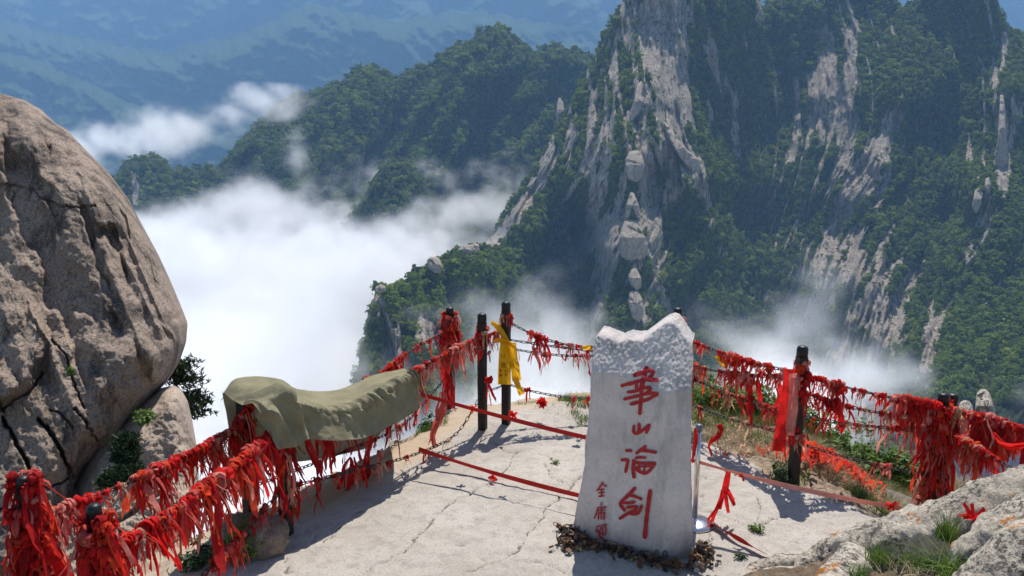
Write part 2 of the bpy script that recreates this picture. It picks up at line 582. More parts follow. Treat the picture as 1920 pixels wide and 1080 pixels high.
def disp_main(px, py):
    s = px - LEAN(px, py) * (py - 300)
    d = 13.0 * (ridged(s / 62.0, py / 330.0, 0.3, 3) - 0.6) + 4.4 * (ridged(s / 19.0, py / 130.0, 2.3, 3) - 0.6) + 9 * fbm(px / 60, py / 70, 5, 3)
    rk = rock_main(px, py)
    jt = pn(s / 13.0, py / 85.0, 7.7)
    st_ = np.floor(4 * pn(s / 24.0, py / 150.0, 3.7)) / 4                # jointed, stepped slabs
    d = d + rk * (1.5 + 5.0 * st_ + 3.0 * np.clip(1 - np.abs(jt) * 6, -1, 1) * -0.6 + 1.6 * np.floor(3 * pn(px / 34, py / 24, 2.2)) / 3)
    return d

massif, MD = relief("mountain", np.arange(650, 2111, 2.2), SKY_MAIN, 850, 400, lambda px, py: 400 + (Y_MAIN(px, py) - 400) * 1.6, disp_main, CLIFF, rock_main, edge=26, jag=5.0)

SKY_MID = [(330, 420), (400, 330), (470, 240), (520, 200), (560, 178), (600, 168), (640, 150), (668, 130), (690, 123), (712, 132), (738, 142), (770, 132), (800, 122),
           (850, 90), (885, 72), (912, 55), (935, 48), (955, 60), (975, 80), (1000, 97), (1022, 90), (1046, 80), (1070, 92), (1095, 100), (1120, 108), (1200, 140), (1330, 170)]
Y_MID = RBF([(400, 330, 1000), (560, 180, 1130), (690, 125, 1150), (800, 125, 1180), (935, 50, 1210), (1045, 82, 1240), (1115, 105, 1290), (1330, 170, 1350),
             (900, 150, 1110), (850, 230, 1040), (800, 310, 975), (760, 420, 900), (940, 200, 1160), (900, 320, 1080), (870, 430, 960), (1000, 200, 1130), (980, 300, 1050), (950, 400, 950), (1050, 170, 1220), (1060, 300, 1130), (1050, 450, 1000),
             (690, 220, 1050), (660, 300, 980), (740, 240, 1110), (720, 330, 1040), (600, 260, 1040), (560, 340, 960), (630, 420, 900), (480, 330, 990), (330, 520, 900), (600, 600, 830), (900, 600, 850), (1300, 600, 1000), (1100, 600, 920)], 30)
def disp_mid(px, py):
    s = px + 0.55 * (py - 300)
    return 42 * (ridged(s / 105.0, py / 260.0, 8.1, 3) - 0.6) + 11 * (ridged(px / 34.0, py / 60.0, 1.7, 3) - 0.6) + 8 * fbm(px / 60, py / 60, 2, 3)
def rock_mid(px, py):
    return 0.8 * np.clip(smooth(-6, 6, sdf(px, py, [(1062, 108), (1105, 112), (1092, 165), (1070, 160)])), 0, 1)
mid, MI = relief("mountain_ridge", np.arange(330, 1331, 3.0), SKY_MID, 600, 190, Y_MID, disp_mid, CLIFF, None, edge=30, jag=4.0)

SKY_PK = [(600, 470), (640, 425), (662, 395), (682, 368), (700, 335), (716, 315), (733, 299), (748, 297), (766, 305), (780, 318), (796, 342), (830, 385), (900, 430), (940, 500)]
Y_PK = RBF([(600, 470, 850), (740, 298, 850), (700, 400, 810), (760, 400, 790), (850, 420, 880), (730, 480, 760), (940, 500, 880), (640, 560, 760), (860, 560, 780)], 25)
def disp_pk(px, py):
    return 9 * (ridged((px + 0.3 * py) / 40.0, py / 120.0, 3.1, 3) - 0.6) + 5 * fbm(px / 25, py / 25, 2, 3)
peak, PK = relief("mountain_peak", np.arange(600, 941, 3.0), SKY_PK, 560, 100, Y_PK, disp_pk, CLIFF, None, edge=22, jag=4.0)

SKY_PL = [(170, 430), (205, 350), (222, 318), (236, 298), (262, 294), (280, 296), (297, 291), (310, 302), (326, 322), (350, 316), (390, 312), (425, 322), (455, 345), (500, 385), (560, 470)]
Y_PL = RBF([(170, 430, 900), (265, 294, 900), (300, 380, 850), (400, 318, 960), (420, 400, 910), (560, 470, 960), (250, 400, 840), (300, 560, 800)], 25)
peakl, PL_ = relief("mountain_peak", np.arange(170, 561, 3.0), SKY_PL, 560, 90, Y_PL, disp_pk, CLIFF,
                    lambda px, py: 0.9 * smooth(-5, 3, sdf(px, py, [(244, 318), (256, 330), (262, 380), (250, 385)]) + 4 * fbm(px / 9, py / 20, 0, 3)), edge=22, jag=4.0)

SKY_HILL = [(1380, 90), (1410, 35), (1432, 10), (1455, 2), (1490, -6), (1530, 2), (1560, 30), (1600, 90)]
hill, HL = relief("mountain_hill", np.arange(1380, 1601, 3.0), SKY_HILL, 140, 50, RBF([(1380, 90, 1010), (1455, 2, 1010), (1490, 60, 985), (1600, 90, 1010), (1490, 140, 960)]), disp_pk, CLIFF, None, edge=22)

SKY_F3 = [(-260, 60), (-60, 92), (60, 108), (150, 150), (240, 190), (330, 226), (420, 250), (540, 300), (700, 360)]
def disp_far(a, b, lean):
    def f(px, py):
        s = px + lean * py
        return 0.8 * a * (ridged(s / 150.0, py / 130.0, 5.5 + b, 5, 0.58) - 0.7) + a * 0.45 * (ridged((px - 0.8 * py) / 64, (py + .3 * px) / 70, b, 4, .55) - 0.6)
    return f
relief("distant_mountain", np.arange(-260, 701, 4.0), SKY_F3, 460, 110, RBF([(-200, 80, 3625), (700, 360, 3480), (200, 170, 3552), (0, 400, 2755), (500, 440, 2827)]), disp_far(190, 0.4, 0.8), FARM, None, edge=40, jag=6)
SKY_F2 = [(-260, -20), (100, 60), (300, 100), (430, 70), (520, 35), (575, 8), (605, 6), (650, 22), (720, 40), (800, 30), (900, 20), (1000, 40), (1150, 60), (1300, 30)]
relief("distant_mountain", np.arange(-260, 1301, 4.0), SKY_F2, 420, 130, RBF([(-200, 60, 4640), (590, 10, 4712), (700, 300, 3770), (0, 400, 3480), (1200, 60, 4712), (1200, 400, 3915), (420, 250, 3915)]), disp_far(300, 1.4, -0.6), FARM, None, edge=50, jag=8)
SKY_F1 = [(-500, -70), (0, -80), (400, -50), (700, -65), (1000, -55), (1300, -75), (1600, -65), (1900, -55), (2400, -80)]
relief("distant_mountain", np.arange(-500, 2401, 5.0), SKY_F1, 330, 130, RBF([(-400, -60, 6235), (700, -60, 6235), (2300, -60, 6235), (0, 320, 4857), (1000, 320, 4857), (2200, 320, 4857), (760, 100, 5365), (1700, 60, 5655)]), disp_far(380, 2.7, 0.5), FARM, None, edge=60, jag=10)

# valley floor under the cloud
V = np.array([[-6300, -40, -205], [6300, -40, -205], [6300, 6700, -205], [-6300, 6700, -205]], float)
gm = M("valley_floor_green", 0.95, 0.1).color((0.05, 0.07, 0.03)).m
tag(link("valley_ground", mesh_np("valley_ground", V, np.array([[0, 1, 2, 3]]), gm)), kind='structure')

# ---------------------------------------------------------------- forest
def tree_mesh(name, seed, conifer=False, n=170):
    r = np.random.default_rng(seed)
    b = Build()
    lobes = []
    if conifer:
        for i in range(6):
            z = i / 6
            lobes.append((np.array([r.normal() * .08, r.normal() * .08, 0.3 + z * 1.7]), 0.72 * (1 - z * 0.85)))
    else:
        lobes.append((np.array([0, 0, 0.75]), 0.62))
        for i in range(7):
            a = r.uniform(0, 6.28)
            lobes.append((np.array([math.cos(a) * r.uniform(.35, .6), math.sin(a) * r.uniform(.35, .6), r.uniform(.55, 1.25)]), r.uniform(.28, .46)))
    for i in range(n):
        c, rad = lobes[r.integers(len(lobes))]
        d = r.normal(size=3)
        d /= np.linalg.norm(d)
        d[2] = abs(d[2]) if r.random() < .7 else d[2]
        p = c + d * rad * r.uniform(.75, 1.08) * (np.array([1, 1, .8]))
        nrm = d + r.normal(size=3) * .55
        nrm /= np.linalg.norm(nrm)
        t = np.cross(nrm, r.normal(size=3))
        t /= np.linalg.norm(t)
        u = np.cross(nrm, t)
        s = r.uniform(.09, .2)
        b.add(np.array([p + t * s, p + u * s * .8, p - t * s, p - u * s * .8]), np.array([[0, 1, 2, 3]]))
    tv, tf = sweep(np.array([[0, 0, -.9], [0, 0, .2], [0, 0, .9]]), [.09, .07, .03], 4)
    b.add(tv, tf)
    return b.mesh(name, LEAFM, False)

protos = []
for i in range(5):
    me = tree_mesh("tree_crown", 50 + i, conifer=(i == 4))
    protos.append(bpy.data.objects.new("tree_crown", me))

def scatter_points(md, n, seed, x0, x1, y1, rmul=(0.4, 1.65), base=2.3, rock_keep=0.03):
    r = np.random.default_rng(seed)
    xs, sk, bottom, P = md['xs'], md['sk'], md['bottom'], md['P']
    nr, nc = P.shape[:2]
    px = r.uniform(x0, x1, n)
    py = r.uniform(-90, y1, n)
    ci = (px - xs[0]) / (xs[1] - xs[0])
    skp = np.interp(px, xs, sk)
    ok = (py > skp - 1) & (py < bottom - 2)
    px, py, ci, skp = px[ok], py[ok], ci[ok], skp[ok]
    ri = np.clip((py - skp) / (bottom - skp), 0, 1) * (nr - 1)
    c0 = np.clip(ci.astype(int), 0, nc - 2)
    r0 = np.clip(ri.astype(int), 0, nr - 2)
    fc, fr = (ci - c0)[:, None], (ri - r0)[:, None]
    Q = (P[r0, c0] * (1 - fc) + P[r0, c0 + 1] * fc) * (1 - fr) + (P[r0 + 1, c0] * (1 - fc) + P[r0 + 1, c0 + 1] * fc) * fr
    rk = md['rock'][np.round(ri).astype(int), np.clip(np.round(ci).astype(int), 0, nc - 1)]
    keep = r.random(len(px)) < np.clip(1 - rk * 1.25, rock_keep, 1)
    Q = Q[keep]
    # clumpy sizes
    sz = base * r.uniform(*rmul, len(Q)) * (1 + 0.35 * fbm(Q[:, 0] / 14, Q[:, 1] / 14, Q[:, 2] / 14, 2))
    sz *= np.where(rk[keep] > 0.4, 0.55, 1)
    return Q, sz

def forest(name, Q, sz, kinds, seed):
    r = np.random.default_rng(seed)
    which = r.integers(0, len(kinds), len(Q))
    for k, proto in enumerate(kinds):
        sel = which == k
        if not sel.any():
            continue
        me = bpy.data.meshes.new(name)
        q = Q[sel].copy()
        q[:, 2] -= sz[sel] * 0.15
        me.vertices.add(len(q))
        me.vertices.foreach_set("co", q.astype(np.float32).ravel())
        attr(me, "size", sz[sel])
        attr(me, "turn", r.uniform(0, 6.28, len(q)))
        me.materials.append(LEAFM)
        o = link(name, me)
        tag(o, kind='stuff')
        ng = bpy.data.node_groups.new("scatter_trees", 'GeometryNodeTree')
        ng.interface.new_socket("Geometry", in_out='INPUT', socket_type='NodeSocketGeometry')
        ng.interface.new_socket("Geometry", in_out='OUTPUT', socket_type='NodeSocketGeometry')
        gi, go = ng.nodes.new("NodeGroupInput"), ng.nodes.new("NodeGroupOutput")
        ip = ng.nodes.new("GeometryNodeInstanceOnPoints")
        oi = ng.nodes.new("GeometryNodeObjectInfo")
        oi.inputs["Object"].default_value = proto
        oi.inputs["As Instance"].default_value = True
        a1 = ng.nodes.new("GeometryNodeInputNamedAttribute"); a1.data_type = 'FLOAT'; a1.inputs[0].default_value = "size"
        a2 = ng.nodes.new("GeometryNodeInputNamedAttribute"); a2.data_type = 'FLOAT'; a2.inputs[0].default_value = "turn"
        cx = ng.nodes.new("ShaderNodeCombineXYZ")
        L = ng.links.new
        L(gi.outputs[0], ip.inputs["Points"])
        L(oi.outputs["Geometry"], ip.inputs["Instance"])
        L(a2.outputs[0], cx.inputs["Z"])
        L(cx.outputs[0], ip.inputs["Rotation"])
        L(a1.outputs[0], ip.inputs["Scale"])
        L(ip.outputs[0], go.inputs[0])
        md = o.modifiers.new("scatter", 'NODES')
        md.node_group = ng

Q, sz = scatter_points(MD, 72000, 11, 655, 2050, 760, base=2.75, rock_keep=0.05)
forest("forest", Q, sz, protos, 12)
Q1, s1 = scatter_points(MI, 36000, 13, 340, 1250, 520, base=3.2)
Q2, s2 = scatter_points(PK, 5200, 14, 600, 940, 500, base=2.8)
Q3, s3 = scatter_points(PL_, 5200, 15, 170, 560, 460, base=2.9)
Q4, s4 = scatter_points(HL, 1800, 16, 1385, 1600, 130, base=3.2)
forest("forest", np.concatenate([Q1, Q2, Q3, Q4]), np.concatenate([s1, s2, s3, s4]), protos[:4], 17)

# ---------------------------------------------------------------- cloud
cloudm = M("cloud_white", 1.0, 0.0).color((0.68, 0.68, 0.69)).m
gx, gy = np.meshgrid(np.linspace(-850, 500, 110), np.linspace(112, 1170, 100))
gz = -152 - 34 * smooth(-60, 120, gx) + 8 * fbm(gx / 130, gy / 130, 0.2, 4)
me = mesh_np("cloud", np.stack([gx, gy, gz], -1).reshape(-1, 3), grid_faces(100, 110), cloudm)
tag(link("cloud", me), kind='stuff')

# px, py, Y, half sizes across / along / up (m), strength
PUFFS = [(225, 268, 1010, 60, 50, 30, 1.0), (300, 252, 1010, 60, 50, 26, .95), (170, 290, 1000, 60, 50, 30, .9), (370, 236, 1000, 56, 50, 24, .9), (430, 216, 1000, 52, 45, 24, .9), (490, 196, 1000, 48, 40, 24, .85), (535, 172, 1000, 30, 40, 26, .75), (552, 148, 1000, 16, 30, 18, .6), (280, 222, 1010, 40, 40, 22, .6), (440, 180, 1000, 26, 30, 18, .5),
         (300, 415, 820, 60, 60, 24, 1.0), (380, 420, 820, 80, 70, 30, 1.0), (460, 408, 850, 70, 70, 28, 1.0), (540, 398, 850, 60, 60, 34, .9), (620, 405, 850, 60, 60, 28, .9), (562, 305, 880, 18, 30, 44, .58), (480, 365, 870, 50, 40, 22, .55), (660, 372, 840, 40, 40, 22, .55), (590, 360, 870, 40, 40, 26, .7),
         (640, 440, 700, 50, 60, 24, .9), (800, 385, 760, 24, 40, 24, .65), (840, 412, 800, 60, 50, 22, .85), (900, 402, 850, 70, 50, 26, .9), (955, 375, 860, 46, 50, 30, .8), (720, 450, 700, 60, 50, 22, .9), (770, 430, 740, 30, 40, 20, .7),
         (500, 490, 650, 120, 90, 40, 1.0), (650, 520, 600, 90, 80, 34, 1.0), (380, 500, 640, 90, 90, 40, 1.0), (800, 470, 720, 80, 80, 30, .9), (350, 620, 420, 60, 60, 30, 1.0), (500, 640, 420, 70, 60, 30, 1.0),
         (1010, 575, 425, 22, 30, 20, .7), (1068, 520, 430, 14, 25, 30, .55), (1050, 610, 420, 30, 30, 20, .8), (950, 610, 415, 34, 30, 16, .6), (860, 585, 405, 34, 26, 14, .5), (1000, 670, 400, 60, 34, 20, .95),
         (1450, 645, 400, 38, 34, 24, .9), (1500, 605, 400, 30, 30, 32, .8), (1535, 565, 405, 18, 24, 22, .55), (1400, 630, 405, 34, 30, 20, .72), (1570, 690, 385, 44, 34, 18, .88), (1630, 715, 375, 34, 30, 12, .6), (1480, 710, 380, 56, 40, 18, .9), (1790, 780, 350, 34, 30, 10, .5), (1900, 752, 340, 34, 30, 9, .5),
         (700, 345, 905, 60, 34, 24, .46), (830, 345, 930, 80, 40, 28, .46), (950, 325, 960, 60, 40, 32, .48), (430, 330, 960, 70, 40, 24, .5), (640, 330, 930, 60, 40, 34, .48),
         (650, 650, 430, 36, 40, 18, .9), (630, 570, 450, 36, 40, 16, .8), (700, 705, 385, 36, 34, 12, .8)]

def cloud_volume(name, lo, hi, res, puffs, layer):
    vol = bpy.data.volumes.new(name)
    o = link(name, vol)
    ng = bpy.data.node_groups.new("cloud_density", 'GeometryNodeTree')
    ng.interface.new_socket("Geometry", in_out='INPUT', socket_type='NodeSocketGeometry')
    ng.interface.new_socket("Geometry", in_out='OUTPUT', socket_type='NodeSocketGeometry')
    N, L = ng.nodes.new, ng.links.new
    pos = N("GeometryNodeInputPosition").outputs[0]
    wn_ = N("ShaderNodeTexNoise"); wn_.inputs["Scale"].default_value = 0.017; wn_.inputs["Detail"].default_value = 4.0; wn_.inputs["Roughness"].default_value = 0.6
    L(pos, wn_.inputs["Vector"])
    w1 = N("ShaderNodeVectorMath"); w1.operation = 'SUBTRACT'; L(wn_.outputs["Color"], w1.inputs[0]); w1.inputs[1].default_value = (.5, .5, .5)
    w2 = N("ShaderNodeVectorMath"); w2.operation = 'MULTIPLY'; L(w1.outputs[0], w2.inputs[0]); w2.inputs[1].default_value = (95, 95, 60)
    w3 = N("ShaderNodeVectorMath"); w3.operation = 'ADD'; L(pos, w3.inputs[0]); L(w2.outputs[0], w3.inputs[1])
    wpos = w3.outputs[0]
    def math_(op, a, b=None, clamp=False):
        x = N("ShaderNodeMath"); x.operation = op; x.use_clamp = clamp
        for i, v in ((0, a), (1, b)):
            if v is None: continue
            if hasattr(v, "is_linked"): L(v, x.inputs[i])
            else: x.inputs[i].default_value = v
        return x.outputs[0]
    def noise(scale, detail, rough=0.6):
        x = N("ShaderNodeTexNoise")
        x.inputs["Scale"].default_value = scale
        x.inputs["Detail"].default_value = detail
        x.inputs["Roughness"].default_value = rough
        L(pos, x.inputs["Vector"])
        return x.outputs[0]
    tot = None
    for (px, py, Y, rx, ry, rz, st) in puffs:
        c = D(px, py, Y)
        a = N("ShaderNodeVectorMath"); a.operation = 'SUBTRACT'; L(wpos, a.inputs[0]); a.inputs[1].default_value = c
        b = N("ShaderNodeVectorMath"); b.operation = 'DIVIDE'; L(a.outputs[0], b.inputs[0]); b.inputs[1].default_value = (rx * 1.35, ry * 1.35, rz * 1.35)
        d = N("ShaderNodeVectorMath"); d.operation = 'LENGTH'; L(b.outputs[0], d.inputs[0])
        k = math_('SUBTRACT', 1.0, d.outputs["Value"], True)
        k = math_('MULTIPLY', k, 2.0 * st)
        tot = k if tot is None else math_('MAXIMUM', tot, k)
    if layer:
        sp = N("ShaderNodeSeparateXYZ"); L(pos, sp.inputs[0])
        mr = N("ShaderNodeMapRange"); mr.interpolation_type = 'SMOOTHSTEP'; L(sp.outputs[0], mr.inputs[0])
        for i_, v_ in enumerate((-60.0, 120.0, 0.0, -42.0)): mr.inputs[i_ + 1].default_value = v_
        lay = math_('MULTIPLY', math_('SUBTRACT', math_('ADD', mr.outputs[0], layer[0]), sp.outputs[2]), 1.0 / layer[1], True)
        tot = math_('MAXIMUM', tot, math_('MULTIPLY', lay, 1.3))
    n1 = noise(0.013, 6.0, 0.66)
    n2 = noise(0.06, 4.0, 0.7)
    er = math_('ADD', math_('MULTIPLY', math_('SUBTRACT', n1, 0.5), 3.4), math_('MULTIPLY', math_('SUBTRACT', n2, 0.5), 2.2))
    d = math_('ADD', math_('SUBTRACT', tot, 0.46), math_('MULTIPLY', er, math_('MINIMUM', math_('MULTIPLY', tot, 2.5), 1.0)))
    d = math_('MULTIPLY', d, 1.0, True)
    d = math_('MULTIPLY', d, d)
    d = math_('MULTIPLY', d, math_('GREATER_THAN', tot, 0.001))
    vc = N("GeometryNodeVolumeCube")
    L(d, vc.inputs["Density"])
    vc.inputs["Background"].default_value = 0.0
    vc.inputs["Min"].default_value = lo
    vc.inputs["Max"].default_value = hi
    for i, k in enumerate(("Resolution X", "Resolution Y", "Resolution Z")):
        vc.inputs[k].default_value = res[i]
    sm = N("GeometryNodeSetMaterial")
    vm = bpy.data.materials.new("cloud_vapour")
    vm.use_nodes = True
    t = vm.node_tree
    t.nodes.clear()
    om = t.nodes.new("ShaderNodeOutputMaterial")
    pv = t.nodes.new("ShaderNodeVolumePrincipled")
    pv.inputs["Color"].default_value = (0.972, 0.972, 0.975, 1)
    pv.inputs["Anisotropy"].default_value = 0.25
    pv.inputs["Density"].default_value = CLOUD_DENSITY
    t.links.new(pv.outputs[0], om.inputs["Volume"])
    vm.cycles.volume_step_rate = CLOUD_STEP
    sm.inputs["Material"].default_value = vm
    L(vc.outputs[0], sm.inputs[0])
    L(sm.outputs[0], N("NodeGroupOutput").inputs[0])
    md = o.modifiers.new("density", 'NODES')
    md.node_group = ng
    vol.materials.append(vm)
    tag(o, kind='stuff')
    return o

CLOUD_DENSITY = 0.038
CLOUD_STEP = 1.0
cloud_volume("cloud", (-900, 100, -190), (520, 1200, 60), (256, 200, 58), PUFFS, (-104, 30))

# ---------------------------------------------------------------- haze
hv, hf = box((0, 3350, 447), (12900, 6820, 1306))
hm = bpy.data.materials.new("haze_air")
hm.use_nodes = True
t = hm.node_tree
t.nodes.clear()
om = t.nodes.new("ShaderNodeOutputMaterial")
pv = t.nodes.new("ShaderNodeVolumePrincipled")
pv.inputs["Color"].default_value = (*HAZE_COLOR, 1)
pv.inputs["Density"].default_value = HAZE_DENSITY
pv.inputs["Anisotropy"].default_value = 0.0
t.links.new(pv.outputs[0], om.inputs["Volume"])
tag(link("haze", mesh_np("haze", hv, hf, hm, False)), kind='stuff')

# ================================================================== THE ROCK PLATFORM
EDGE_PX = [(250, 1120), (330, 1030), (400, 985), (455, 950), (545, 936), (700, 850), (830, 780), (880, 753), (960, 745), (1040, 737), (1110, 724), (1300, 718), (1400, 740), (1500, 762), (1620, 785), (1760, 820), (1900, 840)]
EDGE = [tuple(G(x, y)[:2]) for x, y in EDGE_PX] + [(7.0, 6.0), (7.0, 1.5), (-2.2, 1.5)]
CRACKS_PX = [[(677, 1074), (720, 1050), (759, 1030), (775, 1012), (797, 989), (822, 960), (838, 950), (854, 938), (872, 929), (910, 910), (930, 893)],
             [(866, 1078), (905, 1062), (954, 1045), (968, 1030), (980, 1017), (996, 995), (1011, 979), (1020, 960), (1036, 945), (1061, 926), (1075, 908), (1092, 893)],
             [(925, 828), (940, 840), (954, 849), (968, 850), (980, 846)], [(962, 852), (958, 864), (950, 878), (935, 895)], [(1022, 872), (1028, 884), (1036, 897), (1052, 905)],
             [(540, 1078), (536, 1060), (541, 1042)], [(1330, 985), (1335, 1010), (1322, 1040), (1330, 1070)], [(1300, 955), (1345, 965), (1390, 985), (1430, 980), (1480, 965)],
             [(1420, 935), (1428, 955), (1418, 978)], [(1000, 1052), (1030, 1060), (1065, 1075)], [(600, 1015), (625, 1000), (640, 985)]]
CRACKS = [[tuple(G(x, y)[:2]) for x, y in c] for c in CRACKS_PX]
SOIL_PX = [(1290, 772), (1330, 835), (1410, 868), (1440, 905), (1520, 925), (1600, 945), (1720, 962), (1800, 990), (1930, 900), (1900, 820), (1620, 770), (1400, 725), (1290, 712)]
SOIL = [tuple(G(x, y)[:2]) for x, y in SOIL_PX]

def crack_noise(x, y):
    return 0.016 * fbm(x * 9, y * 9, 0.4, 3), 0.016 * fbm(x * 9, y * 9, 7.7, 3)

def ground_z(x, y):
    x, y = np.asarray(x, float), np.asarray(y, float)
    d = sdf(x + 0.12 * fbm(x * 1.5, y * 1.5, 0.3, 3), y + 0.12 * fbm(x * 1.5, y * 1.5, 5.3, 3), EDGE)
    t = np.maximum(-d, 0)
    z = 0.022 * fbm(x * 0.8, y * 0.8, 1.3, 4) - 0.06 * (1 - smooth(0, 0.45, d))
    z = z - 0.45 * t - 1.9 * np.maximum(t - 0.35, 0) + np.minimum(t, 1.2) * 0.28 * fbm(x * 1.4, y * 1.4, 3.1, 5)
    z = z - 0.45 * smooth(2.75, 3.9, x) * smooth(5.2, 6.4, y)
    return np.maximum(z, -14), d

def mat_ground():
    m = M("weathered_concrete_and_soil", 0.92, 0.2)
    n1 = m.noise(1.1, 6, 0.6)
    n2 = m.noise(9, 6, 0.7)
    n3 = m.noise(75, 3, 0.7)
    c = m.ramp(n1, [(0.3, (0.345, 0.305, 0.26)), (0.5, (0.42, 0.38, 0.33)), (0.7, (0.48, 0.44, 0.385))])
    c = m.mix(m.math('MULTIPLY', m.rng(n2, 0.48, 0.62), 0.45), c, (0.27, 0.235, 0.20))
    c = m.mix(m.math('MULTIPLY', m.rng(n3, 0.52, 0.62), 0.5), c, (0.18, 0.16, 0.14))
    v = m.voro(60, out="Distance")
    c = m.mix(m.math('MULTIPLY', m.rng(v, 0.12, 0.05), m.rng(m.noise(23, 2), 0.52, 0.62)), c, (0.47, 0.44, 0.40))
    so = m.ramp(m.noise(26, 5, 0.75), [(0.3, (0.12, 0.085, 0.055)), (0.5, (0.25, 0.185, 0.125)), (0.7, (0.40, 0.32, 0.23))])
    k = m.rng(m.math('ADD', m.attr("soil"), m.math('MULTIPLY', m.math('SUBTRACT', n2, 0.5), 1.2)), 0.35, 0.75)
    c = m.mix(k, c, so)
    sand = m.rng(m.math('ADD', m.attr("sand"), m.math('MULTIPLY', m.math('SUBTRACT', n2, 0.5), 0.9)), 0.2, 0.9)
    c = m.mix(m.math('MULTIPLY', sand, 0.75), c, (0.42, 0.31, 0.205))
    ck = m.rng(m.attr("crack"), 0.25, 0.8)
    c = m.mix(m.math('MULTIPLY', ck, 0.75), c, (0.075, 0.06, 0.048))
    m.color(c)
    m.bump(m.math('ADD', m.noise(14, 8, 0.75), m.math('MULTIPLY', n3, 0.5)), 0.7, 0.02)
    return m.m
GROUND = mat_ground()
def axis(a, b, lo, hi, fine, coarse):
    return np.concatenate([np.arange(a, lo, coarse), np.arange(lo, hi, fine), np.arange(hi, b + coarse, coarse)])
gx1 = axis(-5.0, 8.0, -2.6, 3.4, 0.016, 0.07)
gy1 = axis(2.0, 15.0, 4.4, 9.2, 0.017, 0.08)
GX, GY = np.meshgrid(gx1, gy1)
GZ, GD = ground_z(GX, GY)
nx, ny = crack_noise(GX, GY)
ck = np.zeros_like(GX)
for i, c in enumerate(CRACKS):
    x0, x1 = min(q[0] for q in c) - .2, max(q[0] for q in c) + .2
    y0, y1 = min(q[1] for q in c) - .2, max(q[1] for q in c) + .2
    k = (GX > x0) & (GX < x1) & (GY > y0) & (GY < y1)
    w = (0.0075 if i < 2 else 0.006) * (1 + 0.8 * fbm(GX[k] * 5, GY[k] * 5, i, 2))
    dd = seg_dist(GX[k] + nx[k] * 1.6, GY[k] + ny[k] * 1.6, c)
    ck[k] = np.maximum(ck[k], np.clip(1.25 - dd / np.maximum(w, 0.004) * 0.8, 0, 1))
hair = ridged(GX * 1.3, GY * 1.3, 6.6, 3)
ck = np.maximum(ck, 0.55 * smooth(1.52, 1.66, hair) * (GD > 0.1))
GZ = GZ - ck * 0.018
GZ = GZ + 0.006 * fbm(GX * 7, GY * 7, 2.2, 3)
so = np.clip(smooth(-0.12, 0.12, sdf(GX, GY, SOIL)), 0, 1)
sand = (1 - smooth(0.1, 0.75, GD)) * (GX < 1.2)
rough = np.maximum(so, 1 - smooth(-0.2, 0.1, GD))
GZ = GZ + rough * 0.035 * fbm(GX * 6, GY * 6, 9.2, 4)
me = mesh_np("ground", np.stack([GX, GY, GZ], -1).reshape(-1, 3), grid_faces(len(gy1), len(gx1)), GROUND)
attr(me, "soil", np.maximum(so, (GD < -0.35) * 0.3))
attr(me, "sand", sand)
attr(me, "crack", ck)
tag(link("ground", me), kind='structure')

def gz_at(x, y):
    return float(ground_z(np.array([x]), np.array([y]))[0][0])

# ================================================================== ROCKS
BOULDER = granite("brown_granite", (0.345, 0.265, 0.205), (0.245, 0.188, 0.147), (0.062, 0.050, 0.044), 1.0, 0.7, 0.9, 0, 0.03)  # dark streaks: weathering, plus recess shade put into the colour
BOULDER_PALE = granite("pale_tan_granite", (0.44, 0.35, 0.275), (0.33, 0.262, 0.207), (0.10, 0.082, 0.07), 1.0, 0.6, 0.5, 0, 0.02)
LICHEN = granite("pale_lichen_rock", (0.54, 0.475, 0.385), (0.41, 0.358, 0.285), (0.10, 0.088, 0.075), 1.6, 0.45, 0.35, 0.85, 0.025)
PALE = granite("pale_peak_rock", (0.46, 0.385, 0.30), (0.36, 0.30, 0.235), (0.14, 0.115, 0.095), 0.25, 0.4, 0.55, 0, 0.9)
BROWN = granite("small_brown_rock", (0.33, 0.25, 0.18), (0.23, 0.17, 0.125), (0.07, 0.055, 0.045), 2.5, 0.6, 0.5, 0, 0.02)

